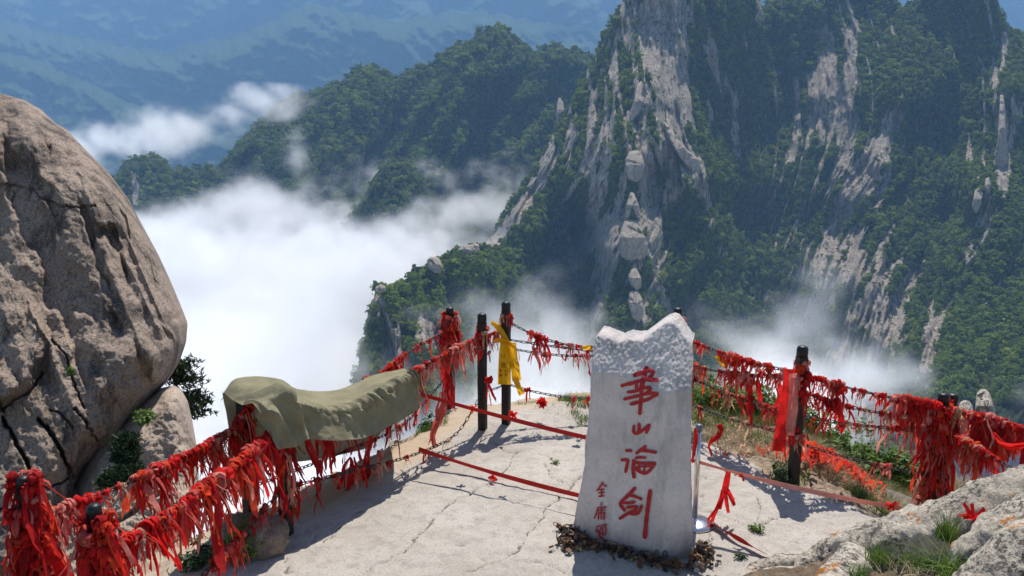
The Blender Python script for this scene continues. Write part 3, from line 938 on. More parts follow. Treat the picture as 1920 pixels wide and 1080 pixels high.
def relief_rock(name, poly, Yf, roundw, depth, disp, mat, na=360, nr=150, thick=None, centre=None):
    """a closed rock: its outline, a rounded front with its own relief, and a rounded back"""
    P = np.array(poly, float)
    seg = np.hypot(*np.diff(np.vstack([P, P[:1]]), axis=0).T)
    cs = np.concatenate([[0], np.cumsum(seg)])
    t = np.linspace(0, cs[-1], na, endpoint=False)
    Pc = np.vstack([P, P[:1]])
    bx, by = np.interp(t, cs, Pc[:, 0]), np.interp(t, cs, Pc[:, 1])
    for _ in range(2):
        bx = (np.roll(bx, 1) + 2 * bx + np.roll(bx, -1)) / 4
        by = (np.roll(by, 1) + 2 * by + np.roll(by, -1)) / 4
    cx, cy = (bx.mean(), by.mean()) if centre is None else centre
    r = np.sin(np.linspace(0.03, 1, nr) * np.pi / 2)[:, None]
    PX, PY = cx + (bx - cx) * r, cy + (by - cy) * r
    e = seg_dist(PX, PY, list(zip(bx, by)) + [(bx[0], by[0])])
    e[-1] = 0
    q = np.clip(e / roundw, 0, 1)
    fall = depth * (1 - np.sqrt(np.clip(1 - (1 - q) ** 2, 0, 1)))
    Y = Yf(PX, PY) + fall - disp(PX, PY, q) * np.minimum(1, q * 3)
    A = D(PX, PY, Y)
    rows = [A]
    cw = A[-1].mean(0)
    th = thick if thick is not None else depth * 1.5
    for f, g in ((0.9, 0.5), (0.65, 0.85), (0.3, 1.0)):
        b = cw + (A[-1] - cw) * f
        ny_ = A[-1][:, 1] * f + cw[1] * (1 - f) + th * g
        b = EYE + (b - EYE) * (ny_ / b[:, 1])[:, None]
        rows.append(b[None])
    V = np.concatenate(rows)
    n = V.shape[0]
    V = V.reshape(-1, 3)
    fr, bk = A[0].mean(0), V[-na:].mean(0)
    V = np.concatenate([V, [fr, bk]])
    k = np.arange(na)
    Fs = [grid_faces(n, na, wrap=True), np.stack([(k + 1) % na, k, np.full(na, n * na)], 1), np.stack([(n - 1) * na + k, (n - 1) * na + (k + 1) % na, np.full(na, n * na + 1)], 1)]
    # outward orientation
    a, b_, c_ = V[Fs[0][na * (nr // 2), 0]], V[Fs[0][na * (nr // 2), 1]], V[Fs[0][na * (nr // 2), 2]]
    if np.dot(np.cross(b_ - a, c_ - a), EYE - a) < 0:
        Fs = [f[:, ::-1] for f in Fs]
    return link(name, mesh_np(name, V, Fs, mat))

BA = [(-330, 120), (-100, 160), (0, 175), (42, 186), (78, 206), (104, 232), (122, 240), (160, 280), (205, 325), (240, 372), (270, 428), (298, 480), (321, 530), (338, 570), (352, 606), (349, 642), (336, 680), (313, 716), (282, 748),
      (243, 790), (217, 832), (190, 852), (155, 890), (142, 935), (125, 1000), (60, 1160), (-330, 1220)]
A_CR = [([(-20, 345), (20, 347), (45, 350), (62, 356), (72, 368), (90, 376), (120, 388), (150, 390), (180, 386)], 3.0, .07), ([(98, 638), (112, 652), (125, 668), (131, 690), (137, 712), (147, 742), (158, 765)], 3.5, .10),
        ([(72, 786), (90, 805), (108, 832), (122, 862), (134, 890), (140, 915)], 5.5, .2), ([(5, 785), (18, 805), (34, 838), (52, 868), (64, 898), (66, 920)], 6.0, .22), ([(92, 768), (112, 775), (130, 792), (138, 802)], 3.0, .1),
        ([(140, 765), (160, 790), (175, 815), (190, 840)], 3.5, .13), ([(-20, 690), (5, 770), (30, 748), (60, 732), (80, 700)], 3.0, .12), ([(30, 362), (22, 380), (26, 392)], 2.0, .06), ([(60, 905), (90, 915), (118, 905), (140, 890)], 3.0, .1), ([(0, 960), (20, 930), (40, 905)], 3, .08)]
BULGE = [(-60, 470), (-5, 478), (35, 508), (62, 560), (88, 605), (97, 640), (90, 675), (70, 718), (45, 744), (15, 764), (-60, 790)]
def disp_a(px, py, q):
    s = px - 0.42 * (py - 500)
    fl = ridged(s / 62.0, py / 420.0, 2.7, 2) - 0.7
    env = 0.25 + 0.9 * smooth(120, 260, px - 0.28 * (py - 400)) * smooth(760, 560, py) + 0.5 * smooth(440, 250, py)
    d = 0.15 * fl * env
    # scooped hollows with a sharp upper lip, drawn out down the face
    u_ = px - 0.36 * (py - 500) + 14 * fbm(px / 40, py / 60, 2.2, 3)
    hol = fbm(u_ / 78.0 + 3, py / 210.0, 4.4, 3)
    d = d - 0.27 * smooth(-0.06, 0.32, hol) * (0.25 + 0.9 * env)
    hol2 = fbm(u_ / 34.0 + 9, py / 120.0, 1.4, 3)
    d = d - 0.035 * smooth(0.05, 0.25, hol2) * env
    d = d + 0.05 * fbm(px / 55, py / 55, 8, 4) + 0.022 * fbm(px / 14, py / 14, 3, 4)
    bd = sdf(px, py, BULGE)
    d = d + 0.34 * smooth(-3, 26, bd) * smooth(470, 620, py) + 0.1 * smooth(0, 60, bd)
    # the block right of the step
    d = d + 0.10 * smooth(91, 99, px) * smooth(790, 640, py) * smooth(620, 660, py)
    for line, w, dep in A_CR:
        dd = seg_dist(px + 3 * fbm(px / 12, py / 12, 1, 2), py + 3 * fbm(px / 12, py / 12, 6, 2), line)
        d = d - dep * np.clip(1.3 - dd / (w * .62), 0, 1)
    return d
YA = lambda px, py: 7.7 + np.clip(900 - py, -300, 800) / 720 * 3.3 + 0.25 * np.clip((px - 150) / 200, -1, 1) ** 2
ba = relief_rock("boulder", BA, YA, 95, 1.25, disp_a, BOULDER, 760, 330, 2.4, centre=(60, 640))
tag(ba, "huge brown granite boulder with fluted cracked face rising behind the red ribbons", "boulder")

BB = [(270, 752), (300, 728), (326, 722), (340, 730), (352, 752), (360, 785), (368, 830), (373, 890), (368, 960), (350, 1050), (300, 1180), (100, 1180), (70, 1080), (92, 985), (118, 935), (140, 905), (170, 840), (205, 812), (240, 778)]
def disp_b(px, py, q):
    d = 0.06 * fbm(px / 60, py / 60, 3, 4) + 0.02 * fbm(px / 12, py / 12, 6, 4)
    for line, w, dep in (([(205, 985), (240, 968), (262, 950), (290, 930), (318, 918)], 5, .1), ([(150, 1010), (200, 986), (260, 1010)], 3, .07), ([(140, 905), (155, 950), (150, 985)], 4, .1)):
        d = d - dep * np.clip(1.3 - seg_dist(px, py, line) / w, 0, 1)
    return d
bb = relief_rock("boulder", BB, lambda px, py: 7.75 + np.clip(1000 - py, -200, 400) / 280 * 1.35, 45, 0.7, disp_b, BOULDER_PALE, 460, 170, 1.6, centre=(240, 950))
tag(bb, "smooth tan boulder wedged beneath the huge cracked one beside the pine", "boulder")

# rocks out on the spur and ridges
def spur_rock(poly, Y, label, depth=9, rnd=14, centre=None, a=1.0, cat="rock", mat=None, slope=0.75):
    if Y > 100: Y = 400 + (Y - 400) * 1.6 - 2
    xs_ = [p[0] for p in poly]; ys_ = [p[1] for p in poly]
    xc = min(xs_) + (max(xs_) - min(xs_)) * (.38 + .2 * math.sin(poly[0][1]))
    y0_, hgt_ = min(ys_), max(ys_) - min(ys_)
    mpp = Y / 1500
    def yf(px, py):                                    # a wedge: two side facets, a leaning top facet and a steep face under it
        k = (py - y0_) / hgt_
        top = np.where(k < .45, (.45 - k) * hgt_ * 1.25 * slope / .75, -(k - .45) * hgt_ * .22) * mpp
        return Y + top + np.abs(px - xc) * mpp * np.where(px < xc, .55, .85)
    def dsp(px, py, q):
        f = fbm(px / 20, py / 16, Y + 3, 2)
        return a * (.35 * fbm(px / 9, py / 14, Y, 3) + .8 * np.sign(f) * smooth(0, .08, np.abs(f)) - 1.2 * np.clip(1 - np.abs(pn(px / 17, py / 40, Y)) * 9, 0, 1))
    o = relief_rock("rock", poly, yf, rnd * .55, depth * .6, dsp, mat or PALE, 90, 60, depth * 2, centre)
    return tag(o, label, cat)
spur_rock([(1180, 284), (1196, 281), (1205, 292), (1209, 312), (1206, 332), (1192, 342), (1177, 336), (1172, 318), (1173, 298)], 545, "rounded pale rock perched halfway up the central rocky spur", 10)
spur_rock([(1172, 412), (1190, 411), (1200, 422), (1210, 440), (1216, 458), (1214, 478), (1202, 487), (1180, 489), (1164, 482), (1160, 456), (1164, 430)], 508, "big pale egg shaped rock on the crest low on the spur", 11)
spur_rock([(1182, 360), (1189, 362), (1198, 385), (1203, 408), (1196, 412), (1186, 388), (1180, 408), (1170, 415), (1174, 385)], 522, "thin forked slab of pale rock above the egg shaped one", 7, 6)
spur_rock([(1183, 505), (1193, 502), (1202, 520), (1203, 538), (1194, 545), (1181, 532), (1178, 518)], 488, "small pale rock below the egg shaped one on the spur", 7, 9)
spur_rock([(1180, 546), (1196, 544), (1204, 560), (1208, 590), (1198, 606), (1186, 596), (1178, 570)], 478, "tall pale rock just above the stele's saddle on the spur", 8, 9)
spur_rock([(1203, 150), (1214, 168), (1224, 190), (1236, 212), (1224, 214), (1212, 200), (1198, 214), (1186, 230), (1178, 238), (1180, 215), (1190, 185), (1194, 160)], 586, "sunlit arrowhead slab of rock at the top of the spur", 9, 8, (1203, 190))
spur_rock([(1243, 226), (1256, 236), (1272, 262), (1292, 284), (1314, 300), (1323, 325), (1318, 345), (1304, 330), (1282, 306), (1262, 276), (1248, 250)], 566, "long sunlit slab of rock slanting down the spur's far side", 9, 9, (1286, 296))
spur_rock([(800, 488), (806, 482), (818, 481), (826, 487), (830, 502), (826, 514), (814, 512), (803, 502)], 455, "pinkish rock knob on the low wooded ridge", 6, 7)
spur_rock([(858, 468), (868, 460), (882, 459), (890, 456), (898, 458), (899, 470), (890, 480), (872, 482), (860, 478)], 485, "pair of pinkish rocks at the ridge top above the knob", 6, 7)
spur_rock([(704, 538), (712, 533), (722, 536), (724, 545), (714, 549), (704, 547)], 418, "tiny rock cap on the end of the low wooded ridge", 4, 5)
spur_rock([(1046, 186), (1050, 182), (1056, 192), (1058, 206), (1061, 222), (1055, 232), (1044, 236), (1043, 212)], 700, "slender rock pillar standing clear of the left mountain flank", 6, 5)
spur_rock([(1875, 176), (1882, 178), (1884, 200), (1886, 236), (1891, 290), (1892, 318), (1882, 322), (1870, 318), (1864, 300), (1870, 262), (1873, 222)], 590, "tall pale fin of rock on the wooded ridge", 9, 9)
spur_rock([(1848, 335), (1855, 332), (1858, 346), (1856, 364), (1848, 362), (1846, 348)], 552, "stubby pale rock tooth beside the tall fin", 6, 5)
spur_rock([(1828, 356), (1838, 350), (1844, 362), (1838, 388), (1830, 402), (1822, 388)], 545, "cluster of pale rock teeth below the tall fin", 6, 6)
spur_rock([(1831, 738), (1838, 730), (1847, 729), (1856, 737), (1862, 755), (1868, 782), (1868, 800), (1832, 798), (1828, 770)], 26, "pointed grey boulder beyond the chain fence's end", 0.5, 10, None, 0.06, "boulder", LICHEN)
spur_rock([(1800, 754), (1808, 750), (1818, 752), (1824, 762), (1826, 778), (1820, 800), (1798, 800), (1796, 770)], 25, "low rounded grey boulder beyond the chain fence", 0.5, 10, None, 0.06, "boulder", LICHEN)

# foreground rocks: rounded ridges of stone
def stone_ridge(name, pts, mat, label, cat="rock", n=120, ns=56, amp=0.032, flat=0.8, seed=0.0):
    P = np.array([[*D(x, y + 9 + r * flat * 1350 / Y, Y), r] for x, y, Y, r in pts])
    C = catmull(P, n)
    r = C[:, 3].copy()
    k = np.linspace(0, 1, n)
    r *= np.sqrt(np.clip(1 - np.clip(1 - k / 0.07, 0, 1) ** 2, 0.02, 1)) * np.sqrt(np.clip(1 - np.clip(1 - (1 - k) / 0.07, 0, 1) ** 2, 0.02, 1))
    V, Fs = sweep(C[:, :3], r, ns)
    c = np.concatenate([np.repeat(C[:, :3], ns, 0), C[:1, :3], C[-1:, :3]])
    off = V - c
    rad = np.linalg.norm(off, axis=1)[:, None] + 1e-9
    nrm = off / rad
    d = amp * (1.0 * fbm(V[:, 0] * 3, V[:, 1] * 3, V[:, 2] * 3 + seed, 3) + 0.4 * fbm(V[:, 0] * 13, V[:, 1] * 11, V[:, 2] * 11 + seed, 4)) + 0.35 * amp * (ridged(V[:, 0] * 8, V[:, 1] * 8, V[:, 2] * 8 + seed, 2) - 0.8)
    V = c + off * np.array([1, 1, flat]) + nrm * np.minimum(d, 10)[:, None] * np.minimum(1, rad / 0.1)
    return tag(link(name, mesh_np(name, V, Fs, mat)), label, cat)
stone_ridge("rock", [(1490, 1075, 5.2, .05), (1510, 1040, 5.3, .09), (1550, 1012, 5.3, .15), (1625, 976, 5.2, .18), (1700, 955, 5.1, .21), (1780, 932, 5.0, .25), (1860, 906, 4.9, .30), (1950, 874, 4.8, .36), (2080, 836, 4.65, .42)], LICHEN,
            "long pale lichen spotted rock ridge rising beside the post", seed=1.0, n=220, ns=72)
stone_ridge("rock", [(1600, 1000, 5.05, .10), (1590, 1025, 4.9, .12), (1572, 1055, 4.7, .13), (1545, 1100, 4.4, .16)], LICHEN, "narrow pale stone arm running down from the lichen rock ridge", seed=3.0, amp=.03)
stone_ridge("rock", [(1375, 1078, 5.2, .045), (1420, 1046, 5.36, .06), (1462, 1034, 5.42, .06), (1510, 1022, 5.42, .07), (1560, 1005, 5.35, .08)], LICHEN, "low tan rock rim around a dark hole near the stele", seed=5.0, amp=.025)
stone_ridge("rock", [(1800, 1010, 4.4, .12), (1850, 985, 4.3, .20), (1930, 935, 4.25, .28), (2060, 890, 4.2, .36)], LICHEN, "rounded grey rock with a shaded underside beside the grassy hollow", seed=7.0, amp=.03)
stone_ridge("rock", [(1800, 1110, 3.75, .14), (1860, 1060, 3.8, .2), (1940, 985, 3.85, .28), (2080, 930, 3.8, .36)], LICHEN, "pale rock in the bottom corner under the rounded grey one", seed=9.0, amp=.028)
# soil between those rocks
hx, hy = np.meshgrid(np.linspace(1.4, 4.2, 90), np.linspace(3.1, 5.4, 80))
hz = 0.06 + 0.26 * smooth(1.7, 3.0, hx) - 0.22 * smooth(3.6, 2.9, hy) + 0.05 * fbm(hx * 3, hy * 3, 2, 4) + 0.02 * fbm(hx * 14, hy * 14, 2, 3)
hz = hz - 0.5 * (1 - smooth(0, 0.25, np.minimum(hx - 1.4, 5.4 - hy)))
sm_ = M("dark_brown_soil", 0.95, 0.1)
sm_.color(sm_.ramp(sm_.noise(18, 6, 0.75), [(0.3, (0.06, 0.043, 0.03)), (0.55, (0.17, 0.125, 0.085)), (0.75, (0.30, 0.235, 0.165))]))
sm_.bump(sm_.noise(30, 5, 0.7), 0.8, 0.02)
tag(link("soil_ground", mesh_np("soil_ground", np.stack([hx, hy, hz], -1).reshape(-1, 3), grid_faces(80, 90), sm_.m)), kind='structure')
# small rock under the left fence
def lump(name, c, s, mat, label, seed, cat="rock", sub=4, amp=.22):
    V, T = ico(sub)
    n = V.copy()
    d = 1 + amp * fbm(n[:, 0] * 1.2 + seed, n[:, 1] * 1.2, n[:, 2] * 1.2, 4) + amp * .5 * (ridged(n[:, 0] * 2, n[:, 1] * 2 + seed, n[:, 2] * 2, 2) - .8)
    V = V * d[:, None] * np.array(s) + np.array(c)
    return tag(link(name, mesh_np(name, V, T, mat)), label, cat)
c = G(497, 1010, 0.08)
lump("rock", (c[0], c[1], 0.06), (.17, .2, .19), BROWN, "brown rock at the foot of the draped fence post", 3)
c = G(452, 985, 0.05)
lump("rock", (c[0], c[1], -0.02), (.2, .16, .16), BROWN, "dark rock at the platform's edge under the ribbons", 8)

# ================================================================== THE STELE
PL, PR = np.array([.465, 5.75]), np.array([1.285, 5.34])
SU = (PR - PL) / np.linalg.norm(PR - PL)
SN = np.array([SU[1], -SU[0]])              # horizontal normal, towards the viewer
if SN[1] > 0: SN = -SN
SW = np.linalg.norm(PR - PL)
def stele_hit(px, py, back=0.0):
    """(u metres along, z) on the plane that lies `back` behind the front face"""
    d = rays(px, py)
    o = np.array([*(PL - SN * back)])
    t = ((o - EYE[:2]) @ SN) / (d[..., :2] @ SN)
    P = EYE + d * np.asarray(t)[..., None]
    return (P[..., :2] - PL) @ SU, P[..., 2]
def stele_pt(u, z, back):
    u, z, back = np.broadcast_arrays(u, z, back)
    xy = PL + u[..., None] * SU - back[..., None] * SN
    return np.concatenate([xy, z[..., None]], -1)
LEFT_PX = [(1072, 1008), (1073, 985), (1080, 950), (1090, 900), (1096, 862), (1095, 840), (1101, 800), (1106, 745), (1110, 690), (1113, 655), (1117, 632)]
RIGHT_PX = [(1293, 1066), (1292, 1010), (1290, 950), (1288, 860), (1289, 800), (1290, 740), (1292, 700), (1292, 655), (1290, 632)]
TOP_PX = [(1117, 632), (1121, 617), (1130, 610), (1142, 611), (1158, 617), (1170, 622), (1176, 619), (1186, 616), (1198, 619), (1212, 618), (1226, 608), (1240, 597), (1252, 589), (1260, 587), (1268, 591), (1276, 604), (1284, 620), (1290, 632)]
def back_guess(z, top=0.0):
    return 0.03 + 0.68 * np.maximum(z - 1.31, 0) + top
def fit(pts, top=0.0):
    px, py = np.array(pts, float).T
    bk = np.full(len(px), .05)
    for _ in range(6):
        dd = rays(px, py)
        o = PL[None] - SN[None] * bk[:, None]
        t = ((o - EYE[:2]) @ SN) / (dd[:, :2] @ SN)
        P = EYE + dd * t[:, None]
        bk = back_guess(P[:, 2], top)
    return (P[:, :2] - PL) @ SU, P[:, 2]
lu, lz = fit(LEFT_PX)
ru, rz = fit(RIGHT_PX)
tu, tz = fit(TOP_PX, .06)
NU, NV = 150, 240
vz = np.linspace(0, 1, NV)
U = np.zeros((NV, NU)); Z = np.zeros((NV, NU))
uu = (1 - np.cos(np.linspace(0, np.pi, NU))) / 2
uu = 0.35 * uu + 0.65 * np.linspace(0, 1, NU)
ztop = np.interp(np.linspace(tu[0], tu[-1], NU), tu, tz)
ztop = np.interp(uu, np.linspace(0, 1, NU), ztop)
zb = -0.03
for j in range(NU):
    Z[:, j] = zb + (ztop[j] - zb) * vz
L_ = np.interp(Z, lz, lu)
R_ = np.interp(Z, rz, ru)
L_ = L_ + 0.006 * fbm(Z * 9, 1.1, 0, 3)
R_ = R_ + 0.006 * fbm(Z * 9, 4.1, 0, 3)
U = L_ + (R_ - L_) * uu[None]
def stele_front(u, z, l, r, zt):
    e = np.minimum(u - l, r - u)
    b = 0.05 * (1 - np.sqrt(np.clip(1 - (1 - np.clip(e / 0.06, 0, 1)) ** 2, 0, 1)))
    b = b + 0.075 * smooth(0.16, 0.0, r - u) + 0.018 * smooth(0.20, 0.15, r - u)              # the long chamfer on one edge
    z0 = 1.30 + 0.06 * np.sin(u * 5) + 0.03 * fbm(u * 6, 0.3, 0, 2)                            # hewn head, leaning back
    hd = np.maximum(z - z0 - 0.05 * smooth(.15, 0, r - u), 0)
    b = b + 0.68 * hd + 0.03 * smooth(0, .03, hd) * 0
    b = b + 0.10 * smooth(0.05, 0, zt - z)
    b = b + 0.006 * fbm(u * 4, z * 4, .5, 4) + 0.03 * smooth(.25, 0, z) * smooth(.12, 0, e)
    b = b - smooth(0, 0.03, hd) * (0.0065 * fbm(u * 42, z * 42, 2, 3) + 0.006 * fbm(u * 9, z * 9, 4, 2))
    return b
Bf = stele_front(U, Z, L_, R_, ztop[None])
Fr = stele_pt(U, Z, Bf)
back = 0.46 + 0.04 * fbm(U * 4, Z * 4, 8, 3) - 0.06 * smooth(0.10, 0, np.minimum(U - L_, R_ - U))
back = np.maximum(back, Bf + 0.02)
UB = L_ + .03 + (R_ - .17 - L_) * uu[None]
Bk = stele_pt(UB, Z - 0.12 * smooth(.86, 1, vz)[:, None], back)
V = np.concatenate([Fr.reshape(-1, 3), Bk.reshape(-1, 3)])
n0 = NU * NV
ff = grid_faces(NV, NU)
fb = ff[:, ::-1] + n0
i = np.arange(NV - 1)
j = np.arange(NU - 1)
side = [np.stack([(i + 1) * NU, i * NU, n0 + i * NU, n0 + (i + 1) * NU], 1), np.stack([i * NU + NU - 1, (i + 1) * NU + NU - 1, n0 + (i + 1) * NU + NU - 1, n0 + i * NU + NU - 1], 1),
        np.stack([(NV - 1) * NU + j, n0 + (NV - 1) * NU + j, n0 + (NV - 1) * NU + j + 1, (NV - 1) * NU + j + 1], 1)[:, ::-1]]
sm2 = M("whitish_grey_carved_stone", 0.88, 0.25)
c = sm2.ramp(sm2.noise(3.2, 6, 0.65), [(0.3, (0.55, 0.485, 0.445)), (0.55, (0.70, 0.625, 0.575)), (0.75, (0.78, 0.70, 0.645))])
c = sm2.mix(sm2.math('MULTIPLY', sm2.rng(sm2.noise(40, 5, 0.78), 0.52, 0.64), 0.28), c, (0.30, 0.27, 0.25))
ver = sm2.noise(7, 5, 0.7, stretch=(1, 1, 0.25))
c = sm2.mix(sm2.math('MULTIPLY', sm2.rng(ver, 0.48, 0.68), 0.5), c, (0.27, 0.255, 0.25))
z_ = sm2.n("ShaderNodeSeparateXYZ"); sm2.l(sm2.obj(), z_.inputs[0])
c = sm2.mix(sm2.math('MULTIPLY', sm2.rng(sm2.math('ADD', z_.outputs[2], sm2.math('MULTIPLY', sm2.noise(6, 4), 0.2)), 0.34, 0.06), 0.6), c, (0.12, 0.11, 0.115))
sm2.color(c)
sm2.bump(sm2.math('ADD', sm2.noise(26, 8, 0.75), sm2.math('MULTIPLY', sm2.noise(110, 3, 0.7), 0.5)), 0.9, 0.014)
stele = empty("stone_stele", (*((PL + PR) / 2 - SN * 0.2), 0.0))
tag(stele, "whitish grey stone stele with a notched top and red carved writing", "stele")
bpy.context.view_layer.update()
def child(name, me, par, label=None):
    o = link(name, me, par)
    o.matrix_parent_inverse = Matrix.Translation(-Vector(par.location)) if par.parent is None and par.type == 'EMPTY' and par.rotation_euler.z == 0 else Matrix()
    if label: o['label'] = label
    return o
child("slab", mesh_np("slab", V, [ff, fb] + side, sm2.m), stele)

# --- carved red writing
redp = M("red_lacquer_paint", 0.6, 0.35)
redp.color(redp.ramp(redp.noise(30, 4, 0.7), [(0.35, (0.30, 0.010, 0.012)), (0.7, (0.47, 0.02, 0.02))]))
def zA(p): return [(1130 + x / 5.4, 680 + y / 5.4) for x, y in p]
def zB(p): return [(1080 + x / 4.911, 820 + y / 4.911) for x, y in p]
CH = [("華", [(zA([(322, 130), (360, 118), (400, 108), (432, 92)]), 7), (zA([(425, 90), (470, 106), (492, 124), (475, 148), (452, 168)]), 6), (zA([(415, 82), (414, 130), (408, 180), (400, 250)]), 8.5), (zA([(200, 230), (250, 216), (300, 205), (350, 190), (400, 178), (440, 172), (490, 182), (540, 190)]), 6),
              (zA([(345, 195), (345, 255)]), 6), (zA([(262, 296), (330, 286), (400, 262), (455, 248), (486, 256), (470, 285), (435, 312)]), 5.5), (zA([(228, 365), (300, 348), (380, 328), (450, 312), (555, 308), (520, 336), (460, 368), (380, 392), (290, 415)]), 5.5), (zA([(402, 200), (396, 300), (388, 400), (380, 508)]), 6.5)]),
      ("山", [(zA([(320, 640), (317, 690), (330, 712), (360, 705), (372, 680), (372, 622)]), 5.5), (zA([(345, 715), (375, 702), (420, 672), (472, 632)]), 5.5), (zA([(472, 632), (462, 665), (447, 702)]), 5.5)]),
      ("論", [(zB([(470, 119), (490, 117), (508, 118)]), 5), (zB([(428, 205), (478, 204), (476, 240), (462, 310)]), 5.5), (zB([(565, 140), (600, 110), (640, 84)]), 5), (zB([(600, 114), (660, 120), (735, 132)]), 5.5), (zB([(562, 184), (600, 180), (642, 182)]), 5), (zB([(538, 212), (530, 285), (540, 355)]), 6.5),
              (zB([(540, 225), (620, 233), (730, 234)]), 5), (zB([(730, 238), (700, 280), (660, 318), (625, 322), (590, 308), (562, 285)]), 5.5), (zB([(592, 235), (588, 308)]), 3.4), (zB([(640, 240), (630, 320)]), 3.4), (zB([(562, 266), (640, 262), (690, 262)]), 3)]),
      ("剑", [(zB([(545, 464), (490, 525), (430, 578), (415, 612), (432, 640), (450, 660)]), 6), (zB([(495, 525), (550, 540), (604, 562)]), 5), (zB([(440, 595), (490, 598), (540, 590)]), 4.5), (zB([(484, 638), (560, 634), (552, 660), (490, 690), (410, 740)]), 5), (zB([(488, 690), (560, 696), (592, 668), (606, 630)]), 6), (zB([(688, 490), (672, 600), (652, 750), (640, 908)]), 7)]),
      ("金", [(zB([(252, 408), (230, 445), (198, 485)]), 2.6), (zB([(240, 424), (284, 445)]), 2.6), (zB([(220, 476), (265, 470)]), 2.2), (zB([(215, 505), (266, 500)]), 2.2), (zB([(242, 470), (240, 536)]), 2.6), (zB([(216, 537), (264, 531)]), 2.4)]),
      ("庸", [(zB([(242, 594), (240, 618)]), 2.6), (zB([(206, 642), (284, 636)]), 2.4), (zB([(206, 642), (196, 690), (176, 736)]), 2.6), (zB([(215, 666), (276, 660)]), 2.2), (zB([(216, 690), (270, 686)]), 2.2), (zB([(216, 690), (214, 746)]), 2.4), (zB([(267, 690), (265, 748)]), 2.6), (zB([(240, 650), (240, 745)]), 2.2)]),
      ("題", [(zB([(202, 812), (236, 806), (230, 848), (202, 850), (202, 812)]), 2.2), (zB([(190, 852), (216, 864), (240, 880)]), 2.4), (zB([(250, 800), (290, 795)]), 2.2), (zB([(270, 800), (284, 830), (280, 880), (254, 884), (256, 816)]), 2.2), (zB([(215, 860), (225, 900), (260, 935), (302, 956)]), 3)])]
def stele_depth(u, z):
    l = np.interp(z, lz, lu); r = np.interp(z, rz, ru)
    zt = np.interp(u, tu, tz)
    return stele_front(u, z, l, r, zt)
lev = 0
for glyph, strokes in CH:
    b = Build()
    for line, w in strokes:
        P = np.array(line, float)
        seg = np.concatenate([[0], np.cumsum(np.hypot(*np.diff(P, axis=0).T))])
        C = catmull(P, max(5, int(seg[-1] / 2.2))) if len(P) > 2 else P[0] + (P[1] - P[0]) * np.linspace(0, 1, max(5, int(seg[-1] / 2.2)))[:, None]
        n = len(C)
        T = np.gradient(C, axis=0); T /= np.linalg.norm(T, axis=1)[:, None] + 1e-9
        Nn = np.stack([-T[:, 1], T[:, 0]], 1)
        wv = w * .57 * (1 + 0.22 * fbm(np.arange(n) * .25, lev * 3.1, 0, 2))
        capL = [(C[0] - T[0] * wv[0] * math.sin(a), math.cos(a)) for a in (1.35, .8)]
        capR = [(C[-1] + T[-1] * wv[-1] * math.sin(a), math.cos(a)) for a in (.8, 1.35)]
        C2 = np.array([p for p, _ in capL] + list(C) + [p for p, _ in capR])
        W2 = np.array([wv[0] * k for _, k in capL] + list(wv) + [wv[-1] * k for _, k in capR])
        N2 = np.vstack([Nn[:1], Nn[:1], Nn, Nn[-1:], Nn[-1:]])
        E1, E2 = C2 + N2 * W2[:, None], C2 - N2 * W2[:, None]
        lev += 1
        rows = []
        for E in (E1, C2, E2):
            u, z = stele_hit(E[:, 0], E[:, 1], 0.004)
            d = stele_depth(u, z)
            rows.append(stele_pt(u, z, d - 0.0035 - 0.00025 * lev - (0.002 if E is C2 else 0)))
        Vv = np.stack(rows, 1).reshape(-1, 3)
        b.add(Vv, grid_faces(len(C2), 3))
    child("character", b.mesh("character", redp.m), stele)

# ================================================================== METAL, FABRIC, PLANT MATERIALS
def simple(name, col, rough=0.6, spec=0.3, metal=0.0, var=0.35, scale=25, bump=0.0):
    m = M(name, rough, spec)
    n = m.noise(scale, 4, 0.65)
    m.color(m.ramp(n, [(0.3, tuple(c * (1 - var) for c in col)), (0.7, tuple(min(1, c * (1 + var)) for c in col))]))
    m.b.inputs["Metallic"].default_value = metal
    if bump: m.bump(n, 0.6, bump)
    return m
DARKIRON = simple("dark_rusty_iron", (0.022, 0.014, 0.012), 0.55, 0.4, 0.2, 0.6, 18, 0.002).m
CAPIRON = simple("black_iron_cap", (0.013, 0.012, 0.013), 0.45, 0.4, 0.3, 0.4, 30).m
CHAINIRON = simple("dull_steel_chain", (0.045, 0.038, 0.034), 0.45, 0.45, 0.6, 0.6, 60).m
LOCKM = [simple("rusted_brown_padlock", (0.14, 0.075, 0.04), 0.55, 0.4, 0.45, 0.6, 70).m, simple("dark_tarnished_padlock", (0.05, 0.038, 0.03), 0.5, 0.4, 0.5, 0.5, 70).m,
         simple("brass_padlock", (0.30, 0.20, 0.10), 0.45, 0.5, 0.6, 0.5, 70).m, simple("grey_padlock", (0.22, 0.20, 0.18), 0.45, 0.5, 0.6, 0.4, 70).m]
CHROME = simple("brushed_steel", (0.62, 0.62, 0.63), 0.22, 0.5, 1.0, 0.06, 8).m
def fabric(name, col, var=0.35, tr=0.5, scale=14, rough=0.85):
    m = M(name, rough, 0.15)
    oi = m.n("ShaderNodeObjectInfo")
    n = m.noise(scale, 4, 0.65)
    c = m.ramp(n, [(0.3, tuple(x * (1 - var) for x in col)), (0.7, tuple(min(1, x * (1 + var)) for x in col))])
    m.color(c)
    m.translucent(tr)
    m.bump(m.noise(60, 3, 0.7), 0.4, 0.004)
    return m.m
REDS = [fabric("bright_red_cloth", (0.66, 0.022, 0.020)), fabric("deep_red_cloth", (0.42, 0.018, 0.018)), fabric("orange_red_cloth", (0.68, 0.07, 0.028)), fabric("faded_red_cloth", (0.62, 0.12, 0.095)), fabric("pinkish_faded_cloth", (0.68, 0.26, 0.21)),
        fabric("tan_bleached_cloth", (0.62, 0.38, 0.23))]
